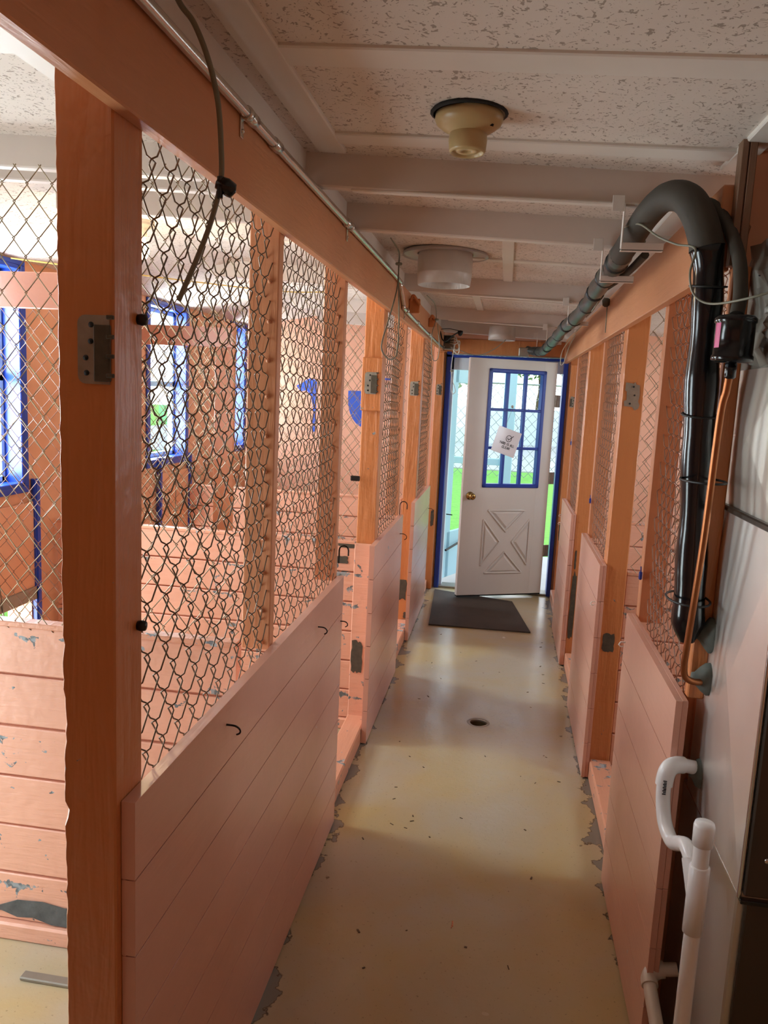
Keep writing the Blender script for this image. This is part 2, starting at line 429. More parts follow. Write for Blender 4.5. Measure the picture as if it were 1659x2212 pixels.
# ------------------------------------------------------------------ outer walls
def wall_y(name,x0,x1,y0,y1,z1,holes,mat,bars=None):
    """wall running along Y with rectangular holes (ya,yb,za,zb)"""
    mb=MB(); ys=sorted({y0,y1,*[h[0] for h in holes],*[h[1] for h in holes]})
    for ya,yb in zip(ys[:-1],ys[1:]):
        hs=sorted([h for h in holes if h[0]<=ya+1e-6 and h[1]>=yb-1e-6],key=lambda h:h[2]); z=0-.02
        for h in hs: mb.box((x0,ya,z),(x1,yb,h[2])); z=h[3]
        mb.box((x0,ya,z),(x1,yb,z1))
    return struct(mb.build(name,mat))
WZ0,WZ1=1.14,2.16
LW=[(1.02,1.75),(2.83,3.43),(4.76,5.36),(6.28,6.62)]  # first is a tall unseen opening added to light the near partition
holes=[(a,b,WZ0 if i else .10,WZ1 if i else 1.95) for i,(a,b) in enumerate(LW)]+[(2.95,3.48,.10,.58),(4.92,5.38,.10,.58)]
wall_y('wall_left',XLW-.13,XLW,YB-.1,YW+.1,2.6,holes,M['wall'])
RW=[(2.5,3.1),(4.0,4.6),(5.6,6.2)]
wall_y('wall_right',XRW,XRW+.13,YB-.1,YW+.1,2.5,[(a,b,WZ0,WZ1-.1) for a,b in RW],M['wall'])
mb=MB(); mb.box((XLW-.13,YB-.12,-.02),(XRW+.13,YB,2.6))
struct(mb.build('wall_front',M['wall']))
# end wall with door opening
DX0,DX1,DZ=-.475,.468,1.985
mb=MB(); mb.m=0
mb.box((XLW,YW,-.02),(DX0-.05,YW+.12,2.5)); mb.box((DX1+.02,YW,-.02),(XRW,YW+.12,2.5)); mb.box((DX0-.05,YW,DZ+.03),(DX1+.02,YW+.12,2.5))
struct(mb.build('wall_back',M['wallpink']))
mb=MB(); mb.box((-.60,YW-.012,2.02),(.56,YW,2.14),.003); mb.box((-.60,YW-.02,0.09),(-.525,YW,2.02),.003); mb.box((.50,YW-.02,0.0),(.60,YW,2.02),.003)
struct(mb.build('trim_40',M['post']))
# nook wall beside the furnace
mb=MB(); mb.box((.502,1.985,1.44),(1.35,2.03,2.5)); mb.box((.53,1.985,.71),(1.35,2.03,1.44)); mb.box((.478,2.034,-.02),(1.35,2.05,.94)); mb.box((1.30,YB,-.02),(1.35,2.03,2.5)); struct(mb.build('wall_nook',M['wall']))
# ------------------------------------------------------------------ windows in left wall, the first one added for light
def window(n,ya,yb,za,zb,X,side,framed=True):
    t=thing('window_%d'%n,'','window',(X,(ya+yb)/2,za)); del t['label']; del t['category']; t['kind']='structure'
    s=side; xo=X+s*.11   # outer side
    mb=MB(); f=.045
    xa,xb=sorted((X-s*.012,X+s*.125))
    xc,xd=sorted((X-s*.014,X))
    mb.box((xa,ya,za),(xb,yb,za+.02),.003); mb.box((xa,ya,zb-.02),(xb,yb,zb),.003); mb.box((xa,ya,za),(xb,ya+.02,zb),.003); mb.box((xa,yb-.02,za),(xb,yb,zb),.003)
    mb.box((xc,ya-.03,za-.03),(xd,yb+.03,za+.002),.003); mb.box((xc,ya-.03,zb-.002),(xd,yb+.03,zb+.02),.003); mb.box((xc,ya-.03,za),(xd,ya+.002,zb),.003); mb.box((xc,yb-.002,za),(xd,yb+.03,zb),.003)
    fr=mb.build('window_frame',M['blue'],t); fr['kind']='structure'
    mb=MB(); xa,xb=sorted((xo-s*.035,xo)); ya+=.02; yb-=.02; za+=.02; zb-=.02; f=.03
    for lo,hi in (((xa,ya,za),(xb,ya+f,zb)),((xa,yb-f,za),(xb,yb,zb)),((xa,ya,za),(xb,yb,za+f)),((xa,ya,zb-f),(xb,yb,zb)),((xa,ya,(za+zb)/2-.02),(xb,yb,(za+zb)/2+.02))): mb.box(lo,hi,.004)
    sa=mb.build('window_sash',M['extblue'] if side<0 else M['extwhite'],t); sa['kind']='structure'
    mb=MB(); xm=(xa+xb)/2; mb.box((xm-.002,ya+f*.5,za+f*.5),(xm+.002,yb-f*.5,zb-f*.5)); g_=mb.build('window_pane',M['glass'],t); g_['kind']='structure'
for i,(a,b) in enumerate(LW): window(i+1,a,b,WZ0 if i else .10,WZ1 if i else 1.95,XLW,-1)
for i,(a,b) in enumerate(RW): window(i+6,a,b,WZ0,WZ1-.1,XRW,1)
# dog doors under windows
def dogdoor(ya,yb,label):
    t=thing('sliding_dog_door',label,'dog door',(XLW,(ya+yb)/2,.0),'sliding dog doors under the left windows')
    for y,l in ((ya,0),(yb,0)):
        mb=MB(); mb.box((XLW+.002,y-.012,.05),(XLW+.035,y+.012,1.17),.002); mb.box((XLW+.018,y-.030 if l else y-.022,.05),(XLW+.03,y+.022,1.17),.001); mb.build('guide_rail',M['blue'],t)
    mb=MB(); mb.box((XLW+.008,ya+.012,.58),(XLW+.02,yb-.012,1.06),.002); mb.build('door_board',M['wall'],t)
    mb=MB(); mb.box((XLW+.004,ya+.012,.575),(XLW+.03,yb-.012,.64),.002); mb.build('lift_bar',M['stick'],t)
    mb=MB(); mb.tube(cr([(XLW+.03,(ya+yb)/2,.56),(XLW+.05,(ya+yb)/2-.06,.8),(XLW+.04,(ya+yb)/2-.03,1.08)],6),.003,6); mb.build('pull_cord',M['cable'],t)
dogdoor(2.93,3.50,'blue railed sliding dog door below the nearest left window')
dogdoor(4.90,5.40,'blue railed sliding dog door below the middle left window')
# ------------------------------------------------------------------ beams
mb=MB(); mb.box((-.5765,-.9,2.035),(-.549,YW-.01,2.2),.003); o=mb.build('top_beam',M['beam'],loc=(-.6,3,2.035)); tag(o,'long orange painted top beam along the left side of the aisle','beam')
mb=MB(); mb.box((.444,1.932,1.968),(.4745,YW-.01,2.155),.003); o=mb.build('top_beam',M['beam'],loc=(.5,4,1.968)); tag(o,'long orange painted top beam along the right side of the aisle','beam')
# ------------------------------------------------------------------ posts
def hinge_plate(parent,x,y,z,w=.046,h=.098,left=True):
    mb=MB(); s=-1 if left else 1
    n=14; poly=[]
    cx=.012
    for k in range(n+1):
        a=PI/2+PI/2*k/n if k<=n else 0
    pts=[(w/2,-h/2),(w/2,h/2)]+[(-w/2+cx-cx*math.sin(a*PI/2/4)+0,h/2-cx+cx*math.cos(a*PI/2/4)) for a in range(5)]+[(-w/2+cx-cx*math.cos(a*PI/2/4),-h/2+cx-cx*math.sin(a*PI/2/4)) for a in range(5)]
    mb.prism([(x+px*(1 if left else -1),y,z+pz) for px,pz in pts],(0,-.0025,0))
    pl=mb.build('hinge_plate',M['galv'],parent)
    mb=MB(); 
    for dz in (-.034,-.012,.012,.036):
        mb.lathe([(.0,-.0035),(.0042,-.0035),(.0042,-.001)],(x-.008*(1 if left else -1)+.006*math.sin(dz*200),y,z+dz),(0,1,0),10)
    mb.build('screw_hole',M['dark'],pl)
    mb=MB(); mb.box((x+.002,y-.006,z-h*.46),(x+w/2+.003,y-.0024,z+h*.36),.001) if left else mb.box((x-w/2-.003,y-.006,z-h*.4),(x-.002,y-.0024,z+h*.3),.001)
    for k in range(4): mb.box((x+w/2-.002,y-.009,z-h*.4+k*.028),(x+w/2+.009,y-.003,z-h*.4+k*.028+.006),.001) if left else None
    mb.build('rust_stain',M['scar'],pl)
def scar(parent,x0,x1,y,z0,z1,name='scraped_patch'):
    rnd=random.Random(int(abs(x0*1000+z0*100))); n=22; pts=[]
    for k in range(n):
        a=2*PI*k/n; ca,sa=math.cos(a),math.sin(a); q=1/max(abs(ca),abs(sa))
        pts.append(((x0+x1)/2+(x1-x0)/2*ca*q*rnd.uniform(.75,1),y,(z0+z1)/2+(z1-z0)/2*sa*q*rnd.uniform(.8,1)))
    mb=MB(); mb.prism(pts,(0,-.0018,0)); mb.build(name,M['scar'],parent)
def post(x0,x1,y,label,z1=2.198,block=None,base=0.0,ragged=False):
    t=thing('wooden_post',label,'post',((x0+x1)/2,y+.045,base))
    mb=MB()
    if ragged:
        rnd=random.Random(4); vs=[]; nz=150
        for k in range(nz+1):
            z=base+(z1-base)*k/nz; c=.002+.002*rnd.random()
            for zc_,h_,d_ in ((1.25,.010,.005),(1.12,.045,.007),(.955,.014,.008),(.62,.02,.003)):
                if abs(z-zc_)<h_: c=d_*(.7+.5*rnd.random())
            if .5<z<1.1: c+=.0015*rnd.random()
            vs+=[(x0+c,y,z),(x0,y+c*1.4,z),(x0,y+.09,z),(x1,y+.09,z),(x1,y+.003,z),(x1-.003,y,z)]
        fs=[(k*6+i,k*6+(i+1)%6,(k+1)*6+(i+1)%6,(k+1)*6+i) for k in range(nz) for i in range(6)]+[tuple(range(6)),tuple(range(nz*6,nz*6+6))]
        mb.add(vs,fs)
    else: mb.box((x0,y,base),(x1,y+.09,z1),.004)
    mb.build('post_shaft',M['post'],t)
    return t
p0=post(-.665,-.575,1.105,'wide orange wooden post nearest the camera with a galvanised hinge plate',ragged=True)
hinge_plate(p0,-.606,1.105,1.703,.05,.10)
mb=MB(); mb.box((-.666,1.103,.0),(-.574,1.104,.47)); 
scar(p0,-.602,-.590,1.104,.395,.41); scar(p0,-.602,-.590,1.104,.445,.46)
mb=MB(); mb.box((-.6655,1.1043,.468),(-.5745,1.1052,.4695)); mb.build('joint_line',M['dark'],p0)
for z in (1.755,1.262):
    mb=MB(); mb.lathe([(0,-.009),(.008,-.007),(.0095,.0),(.008,.006),(0,.008)],(-.568,1.183,z),(1,0,0),18); mb.build('knob',M['hook'],p0)
mb=MB(); mb.box((-.572,1.100,0),(-.5755,1.101,.1))
p1=post(-.665,-.575,3.65,'orange post left of the aisle carrying a nailed block and hinge plate')
mb=MB(); mb.box((-.668,3.628,1.575),(-.572,3.652,1.82),.004); mb.build('nailed_block',M['post'],p1)
hinge_plate(p1,-.625,3.628,1.703,.055,.10)
p2=post(-.665,-.575,5.37,'orange post with hinge plate, farthest full post on the left')
hinge_plate(p2,-.625,5.37,1.70,.055,.095); scar(p2,-.665,-.60,5.37,.22,.38); scar(p2,-.62,-.585,5.37,.09,.14)
p3=post(-.60,-.535,YW-.10,'narrow orange post at the door corner left of the blue frame',z1=2.02)
hinge_plate(p3,-.567,YW-.10,1.71,.04,.09); scar(p3,-.575,-.545,YW-.10,.55,.70)
r1=post(.475,.565,3.445,'wide orange post on the right with a ragged plate and grey latch scar',z1=2.15)
mb=MB(); mb.prism([(x,3.445,z) for x,z in ((.488,1.752),(.520,1.748),(.524,1.755),(.53,1.745),(.544,1.742),(.547,1.70),(.543,1.675),(.55,1.66),(.545,1.645),(.532,1.638),(.520,1.652),(.488,1.654),(.486,1.675),(.496,1.68),(.494,1.715),(.487,1.72))],(0,-.003,0)); mb.build('hinge_plate',M['galv'],r1)
for dx,dz in ((.52,1.735),(.526,1.70),(.51,1.665)):
    mb=MB(); mb.lathe([(0,-.005),(.004,-.005),(.004,-.002)],(dx,3.445,dz),(0,1,0),10); mb.build('screw_hole',M['dark'],r1)
scar(r1,.485,.54,3.445,.58,.67,'grey_scar')
r2=post(.475,.565,4.95,'orange post on the right between the second and third panels',z1=2.15)
scar(r2,.480,.515,4.95,.15,.62,'peeled_strip'); scar(r2,.487,.50,4.95,.62,.75,'peeled_strip')
r3=post(.50,.565,YW-.10,'narrow orange post at the door corner right of the blue frame',z1=1.96)
hinge_plate(r3,.53,YW-.10,1.66,.03,.09,False); scar(r3,.505,.53,YW-.10,.5,.66)
# post at near end of right row, beside furnace
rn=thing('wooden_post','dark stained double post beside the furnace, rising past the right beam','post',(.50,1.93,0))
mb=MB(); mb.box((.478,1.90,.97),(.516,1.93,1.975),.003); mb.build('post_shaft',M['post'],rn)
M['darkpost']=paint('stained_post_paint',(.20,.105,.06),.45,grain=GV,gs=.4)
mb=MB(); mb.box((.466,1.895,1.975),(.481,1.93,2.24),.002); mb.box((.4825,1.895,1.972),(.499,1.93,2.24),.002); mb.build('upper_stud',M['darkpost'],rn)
# ------------------------------------------------------------------ hooks
def c_hook(parent,p,d=(1,0,0),s=.022,mat='hook',up=True):
    p=Vector(p); d=Vector(d); mb=MB(); pts=[p,p+d*s*.5]
    for k in range(9):
        a=PI*.9*k/8; pts.append(p+d*(s*.5+math.sin(a)*s*.55)+Vector((0,s*.45*(1-math.cos(a))*(.6),-s*.5*(1-math.cos(a))*(-1 if up else 1))))
    mb.tube(pts,.0022,6); return mb.build('hook',M[mat],parent)
def j_hook(parent,p,s=.03):
    p=Vector(p); pts=[p+Vector((0,0,-s)),p]
    for k in range(7):
        a=PI*k/6; pts.append(p+Vector((s*.35*(1-math.cos(a)),0,s*.35*math.sin(a))))
    pts.append(pts[-1]+Vector((0,0,-s*.4)))
    mb=MB(); mb.tube(pts,.003,6); return mb.build('hook',M['hook'],parent)
# ------------------------------------------------------------------ kennel front panels LEFT
def left_panel(y0,y1,label,studs,meshes,nb=7,z1=.985,mx=-.597,seed=1,hooks=()):
    t=thing('kennel_front_panel',label,'fence panel',(-.57,(y0+y1)/2,0),'board and wire front panels on the left of the aisle')
    mb=MB(); planks_y(mb,-.574,-.55,y0,y1,.005,z1,nb,gap=.0014,bev=.0003); mb.box((-.5735,y0+.004,.01),(-.568,y1-.004,z1-.004)); mb.build('board_siding',M['board'],t)
    for a,b,zz in studs:
        mb=MB(); mb.box((-.655,a,zz),(-.5778,b,2.195),.003); mb.build('stud',M['stud'],t)
        mb=MB(); staples(mb,-.600,a-.002,zz+.02,2.0,.095); mb.build('bent_nail',M['stud'],t)['kind']='stuff'
    for k,(a,b) in enumerate(meshes):
        chainlink('wire_mesh',t,M['wirep'] if k==9 else M['wire'],(mx,a,z1-.03),(0,1,0),(-1,0,0),b-a,2.12-z1+.02,seed=seed+k)
    for h in hooks:
        if h[0]=='c': c_hook(t,h[1],up=False,s=h[2]*1.25)
        else: j_hook(t,h[1],h[2])
    return t
left_panel(1.12,2.80,'near left kennel front of salmon boards under chain link, hooks on its face',
    [(1.95,1.988,.97),(2.762,2.80,.97)],[(1.195,1.95),(1.988,2.762)],seed=3,
    hooks=[('c',(-.55,1.55,.935),.022),('c',(-.55,2.40,.905),.022),('c',(-.55,2.765,.82),.02),('j',(-.572,2.80,1.08),.05)])
left_panel(3.50,4.52,'middle left kennel front of glossy salmon boards between the block post and hinge post',
    [(4.48,4.52,.96)],[(3.74,4.48)],nb=6,z1=.965,seed=13,hooks=[('j',(-.572,4.52,1.02),.06),('c',(-.55,4.40,.87),.03)])
left_panel(5.13,6.20,'farthest left kennel front of salmon boards, by the door mat',
    [(6.16,6.20,.95)],[(5.46,6.16)],nb=6,z1=.955,seed=23,hooks=[('c',(-.55,6.12,.78),.03)])
# RIGHT
def right_panel(y0,y1,label,studs,meshes,nb=6,z1=.975,seed=1,hooks=(),clips=()):
    t=thing('kennel_front_panel',label,'fence panel',(.46,(y0+y1)/2,0),'board and wire front panels on the right of the aisle')
    mb=MB(); planks_y(mb,.445,.460,y0,y1,.005,z1,nb,gap=.0013,bev=.0003); planks_y(mb,.4602,.4745,y0+.003,y1,.005,z1,nb,gap=.0007,bev=.0015); mb.build('board_siding',M['board'],t)
    for a,b in studs:
        mb=MB(); mb.box((.4755,a,z1-.02),(.555,b,2.15),.003); mb.build('stud',M['stud'],t)
    for k,(a,b) in enumerate(meshes):
        chainlink('wire_mesh',t,M['wirep'],(.500,a,z1-.03),(0,1,0),(1,0,0),b-a,2.08-z1+.02,seed=seed+k)
    for h in hooks:
        mb=MB(); p=Vector(h); mb.tube([p,p+Vector((-.014,0,0)),p+Vector((-.02,-.004,-.008)),p+Vector((-.014,-.006,-.014)),p+Vector((-.006,-.006,-.012))],.003,6); mb.build('hook',M['trimw'],t)
    for c_ in clips:
        p=Vector(c_); mb=MB(); mb.box(p-Vector((.006,.006,.02)),p+Vector((.004,.006,.008)),.003); mb.tube([p,p+Vector((-.002,0,.024))],.002,6); mb.build('clip',M['clipblue'],t)
    return t
right_panel(1.86,2.65,'near right kennel front of salmon boards beside the white drain trap',[(2.61,2.65)],[(1.94,2.61)],seed=33,hooks=[(.445,2.62,.88)],clips=[(.47,2.60,1.12)])
right_panel(3.41,4.26,'middle right kennel front of salmon boards in front of the scarred post',[(4.22,4.26)],[(3.54,4.22)],seed=43,clips=[(.47,4.21,1.16)],hooks=[(.445,3.46,.80)])
right_panel(4.93,5.76,'farthest right kennel front of salmon boards, nearest the open door',[(5.72,5.76)],[(5.05,5.72)],seed=53,clips=[(.47,5.70,1.38)],hooks=[(.445,5.70,.86),(.445,5.72,.80)])
# ------------------------------------------------------------------ sills
def sill(x0,x1,y0,y1,label):
    mb=MB(); mb.box((x0,y0,0),(x1,y1,.085),.006); o=mb.build('kennel_sill',M['sill'],loc=((x0+x1)/2,(y0+y1)/2,0)); tag(o,label,'sill','painted sills across the kennel openings')
sill(-.67,-.576,2.0,3.645,'chipped salmon sill across the opening past the near left kennel front')
sill(-.67,-.576,3.745,5.365,'salmon sill across the opening past the middle left kennel front')
sill(-.67,-.576,5.465,6.64,'short salmon sill across the opening beside the door, left')
sill(.476,.57,2.06,3.44,'salmon sill across the opening past the near right kennel front')
sill(.476,.57,3.54,4.945,'salmon sill with bare grey end past the middle right kennel front')
sill(.476,.57,5.045,6.64,'salmon sill across the opening beside the door, right')
# ------------------------------------------------------------------ partitions
def partition(x0,x1,y,label,z1,rail=True,mesh_top=2.2,mat='wireg',seed=1,block=None,mesh_x0=None,nb=6,railz=None):
    t=thing('kennel_partition',label,'partition',((x0+x1)/2,y,0),'plank and wire partitions between kennels')
    mb=MB(); planks_x(mb,x0,x1,y,y+.038,.055,z1,nb,gap=.0036,bev=.003); mb.box((x0+.01,y+.017,.06),(x1-.01,y+.022,z1-.01)); mb.build('board_siding',M['part'],t)
    mb=MB(); mb.box((x0,y-.015,0),(x1,y+.05,.055),.006); mb.build('base_board',M['part'],t)
    mb=MB(); mb.box((x0,y-.003,z1-.012),(x1,y+.041,z1+.004),.003); mb.build('cap_strip',M['sill'],t)
    chainlink('wire_mesh',t,M[mat],(x0+.02,y+.01,z1-.02),(1,0,0),(0,-1,0),x1-x0-.03,mesh_top-z1+.02,seed=seed,d=.005,r=.0015)
    if railz:
        mb=MB(); mb.box((x0,y+.012,railz[0]),(x1,y+.05,railz[1]),.004); mb.build('top_rail',M['stud'],t)
    return t
P1=partition(XLW+.03,-.668,1.955,'near left kennel partition of peeling salmon planks under bare chain link',.975,seed=61,mesh_top=2.2)
P2=partition(XLW+.03,-.668,3.66,'middle left kennel partition with black chipped plank behind the block post',.945,seed=71,mesh_top=2.16,mat='wireg')
P3=partition(XLW+.03,-.668,5.38,'farthest left kennel partition of salmon planks and wire',.94,seed=81,mesh_top=2.12)
mb=MB(); mb.box((-.74,1.956,.975),(-.668,1.99,2.03),.003)
scar(P2,-.76,-.60,3.660,.915,.938,'chipped_patch'); scar(P2,-.625,-.598,3.660,.845,.925,'chipped_patch'); scar(P2,-.76,-.70,3.660,.835,.875,'chipped_patch')
def screen(y,z0,z1,label,seed):
    t=thing('window_screen_pen',label,'screen',(-1.95,y,0))
    mb=MB(); mb.box((XLW+.002,y,z0),(-1.60,y+.03,z1),.003); mb.build('header_board',M['board'],t)
    mb=MB(); mb.box((-1.72,y+.031,0),(-1.60,y+.06,z1+.03),.003); mb.build('end_post',M['stud'],t)
    chainlink('wire_mesh',t,M['wirep'],(XLW+.04,y+.016,.06),(1,0,0),(0,-1,0),.48,z0-.06,seed=seed,d=.005,r=.0015)
screen(3.05,1.935,2.08,'salmon header board with a mesh screen beside the nearest left window',201)
screen(4.5,1.88,1.995,'orange header board with a mesh screen beside the middle left window',205)
scar(P2,-.668,-.60,3.655,.30,.47,'latch_scar')
mb=MB(); mb.box((-.668,3.632,0),(-.577,3.649,.945),.003); mb.build('end_board',M['part'],P2)
scar(P2,-.665,-.605,3.631,.30,.47,'latch_scar')
greyp=[(-1.50,.10),(-1.44,.115),(-1.40,.095),(-1.33,.125),(-1.25,.13),(-1.18,.12),(-1.10,.122),(-1.0,.118),(-.9,.125),(-.8,.11),(-.7,.12),(-.68,.06),(-.8,.062),(-.95,.058),(-1.1,.06),(-1.22,.06),(-1.28,.075),(-1.33,.07),(-1.38,.085),(-1.45,.08)]
mb=MB(); mb.prism([(x,1.956,z) for x,z in greyp],(0,-.0025,0)); mb.build('peeled_patch',M['greyp'],P1)
Q1=partition(.568,XRW-.03,3.46,'right kennel partition seen past the wide orange post',.94,seed=91,mesh_top=2.1)
Q2=partition(.568,XRW-.03,4.97,'second right kennel partition of planks and wire',.94,seed=95,mesh_top=2.1)
# hanging latch in mesh
mb=MB(); mb.box((-.70,3.62,1.245),(-.655,3.628,1.27),.004); o=mb.build('latch_hasp',M['hook'],loc=(-.68,3.62,1.245)); tag(o,'small black hasp hanging on the mesh beside the block post','latch')
# ------------------------------------------------------------------ painted blue shapes on end wall
def blue(poly,label):
    mb=MB(); mb.prism([(x,YW-.0015,z) for x,z in poly],(0,.001,0)); o=mb.build('painted_motif',M['bluewall'],loc=(poly[0][0],YW,poly[0][1])); tag(o,label,'wall painting','blue motifs painted on the end wall')
blue([(-1.815,1.69),(-1.777,1.708),(-1.727,1.743),(-1.694,1.757),(-1.651,1.747),(-1.633,1.723),(-1.635,1.658),(-1.637,1.576),(-1.635,1.478),(-1.637,1.395),(-1.64,1.3),(-1.661,1.293),(-1.662,1.394),(-1.659,1.476),(-1.669,1.542),(-1.684,1.606),(-1.724,1.654),(-1.775,1.639),(-1.81,1.678)],'blue hooked shape painted on the end wall behind the left meshes')
pts=[(-1.354,1.667),(-1.04,1.674)]+[(-1.197+.157*math.cos(a),1.60-.27*math.sin(a)*.9-.0) for a in [PI*k/12 for k in range(0,13)]]
blue(pts,'blue rounded shape painted on the end wall, seen left of the block post')
blue([(-1.045,1.79),(-.93,1.784),(-.93,1.772),(-1.044,1.77)],'thin blue dash painted on the end wall above the rounded shape')
# ------------------------------------------------------------------ conduit, cables, boxes
t=thing('conduit_pipe','shiny galvanised conduit running along the top of the left beam','pipe',(-.535,3,2.18))
mb=MB(); mb.tube(cr([(-.536,-.6,2.186),(-.536,1.2,2.184),(-.536,2.5,2.186),(-.536,3.72,2.188),(-.537,3.84,2.17),(-.537,3.98,2.10),(-.538,4.08,2.082),(-.538,5,2.062),(-.538,6.35,2.045),(-.53,6.46,2.05)],8),.0105,12); mb.build('tube',M['steel'],t)
for y,z in ((1.59,2.184),(1.76,2.184),(2.55,2.186),(4.62,2.07),(5.3,2.058)):
    mb=MB(); mb.lathe([(.0105,-.022),(.013,-.02),(.013,.02),(.0105,.022)],(-.536,y,z),(0,1,0),14); mb.build('coupling',M['steel'],t)
for y,z in ((1.565,2.184),(2.6,2.186),(4.10,2.082)):
    mb=MB(); mb.lathe([(.0105,-.008),(.014,-.007),(.014,.007),(.0105,.008)],(-.536,y,z),(0,1,0),14); mb.box((-.549,y-.008,z-.045),(-.545,y+.008,z-.005),.001); mb.lathe([(0,.004),(.004,.003),(.004,0)],(-.545,y,z-.032),(1,0,0),8); mb.build('strap_clamp',M['steel'],t)
t=thing('junction_box','open grey junction box with tangled wires above the door corner','junction box',(-.49,6.45,2.03))
mb=MB(); x0,x1,y0,y1,z0,z1=-.53,-.445,6.40,6.46,2.03,2.14
mb.box((x0,y1,z0),(x1,y1+.004,z1)); mb.box((x0,y0,z0),(x0+.004,y1,z1)); mb.box((x1-.004,y0,z0),(x1,y1,z1)); mb.box((x0,y0,z0),(x1,y1,z0+.004)); mb.box((x0,y0,z1-.004),(x1,y1,z1)); mb.build('box_shell',M['galv'],t)
mb=MB(); mb.box((x0+.012,y0-.004,z0+.05),(x0+.05,y1-.01,z1-.012),.002); mb.build('switch',M['dark'],t)
mb=MB()
for k in range(4): mb.tube(cr([(x0+.05,y0+.02,z0+.05+k*.015),(x1+.0+.02*random.random(),y0-.01,z0+.04+k*.02),(x1+.045,y0+.01,z0+.05-.03*k+.05*random.random()),(x1+.03,y0+.03,z0-.02*k*random.random()),(x0+.06,y0+.02,z0+.02)],6),.0035,6)
mb.build('wires',M['cablew'],t)
mb=MB(); mb.tube(cr([(-.55,6.3,2.16),(-.53,6.28,2.10),(-.50,6.28,2.085),(-.45,6.3,2.13),(-.40,6.33,2.165)],8),.005,8); mb.tube(cr([(-.55,6.35,2.18),(-.48,6.35,2.185),(-.40,6.33,2.17)],6),.003,6); mb.lathe([(0,.0),(.02,-.004),(.022,-.02),(.012,-.04),(0,-.045)],(-.395,6.33,2.175),seg=16); mb.build('black_lead',M['black'],t)
def cable(label,pts,r=.0035,mat='cable',disc=None,name='hanging_cable',knot=None):
    t=thing(name,label,'cable',pts[len(pts)//2])
    mb=MB(); mb.tube(cr(pts,10),r,8); mb.build('cord',M[mat],t)
    if disc: mb=MB(); mb.lathe([(0,.006),(.013,.005),(.016,0),(.013,-.005),(0,-.006)],disc,seg=16); mb.build('toggle_disc',M['cable'],t)
    if knot: mb=MB(); mb.lathe([(0,-.016),(.010,-.013),(.013,0),(.011,.012),(0,.016)],knot,(1,.3,-.5),12); mb.tube([Vector(knot)+Vector((-.006,-.008,.012)),Vector(knot)+Vector((-.006,-.008,-.018))],.0045,8); mb.build('knot',M['tape'],t)
    return t
cable('grey green cable dropping from the ceiling to a black knot near the camera post',
  [(-.53,1.15,2.262),(-.499,1.15,2.197),(-.475,1.15,2.166),(-.453,1.15,2.117),(-.438,1.15,2.061),(-.432,1.15,1.998),(-.432,1.15,1.951),(-.446,1.15,1.896),(-.467,1.15,1.843),(-.495,1.15,1.782)],.0042,knot=(-.424,1.15,1.945))
mb=MB()
cable('thin cable loop hanging from a disc beside the round duct collar',
  [(-.50,3.23,2.272),(-.49,3.40,2.25),(-.497,3.465,2.21),(-.49,3.40,2.10),(-.475,3.1,1.94),(-.455,2.85,1.845),(-.445,2.80,1.805),(-.44,2.95,1.785),(-.45,3.2,1.82),(-.475,3.4,1.95),(-.497,3.465,2.19)],.003,disc=(-.497,3.465,2.211))
cable('small cable loop hanging over the third left kennel front',
  [(-.50,4.7,2.235),(-.48,5.0,2.22),(-.485,5.2,2.15),(-.495,5.1,2.06),(-.50,5.15,1.96),(-.49,5.2,1.89),(-.465,5.25,1.90),(-.455,5.2,1.99),(-.475,5.2,2.12)],.0026,disc=(-.482,5.2,2.145))
cable('cord loop hanging at the top left of the open doorway',
  [(-.43,6.40,2.10),(-.445,6.40,2.0),(-.455,6.40,1.88),(-.44,6.40,1.79),(-.42,6.40,1.74),(-.41,6.40,1.70),(-.43,6.40,1.68),(-.445,6.40,1.72),(-.448,6.40,1.80),(-.445,6.40,1.87)],.0024,mat='cablew',disc=(-.447,6.40,1.86))
cable('single wire drooping from the last joist to the door corner',
  [(-.02,6.3,2.135),(-.06,6.3,2.09),(-.13,6.32,2.035),(-.22,6.35,1.995),(-.30,6.38,1.995),(-.38,6.42,2.02),(-.44,6.44,2.05)],.003)
cable('pale cable drooping from the ceiling at the right door corner',
  [(.42,4.9,2.12),(.40,5.4,2.09),(.38,6.0,2.03),(.40,6.45,1.95),(.43,6.5,1.97),(.43,6.1,2.06),(.43,5.6,2.11)],.003,mat='cablew')
def block(lo,hi,label):
    mb=MB(); mb.box(lo,hi,.003); mb.tube(cr([(lo[0]+.01,lo[1]-.004,hi[2]-.01),(lo[0]+.025,lo[1]-.02,hi[2]+.012),(hi[0],lo[1]-.01,lo[2]+.04)],6),.008,8)
    o=mb.build('wood_block',M['post'],loc=lo); tag(o,label,'block')
block((-.548,4.28,2.09),(-.49,4.31,2.165),'orange wood block with a looped tube above the middle left kennel front')
block((-.548,5.35,2.11),(-.50,5.38,2.17),'small orange wood block above the farthest left kennel front')
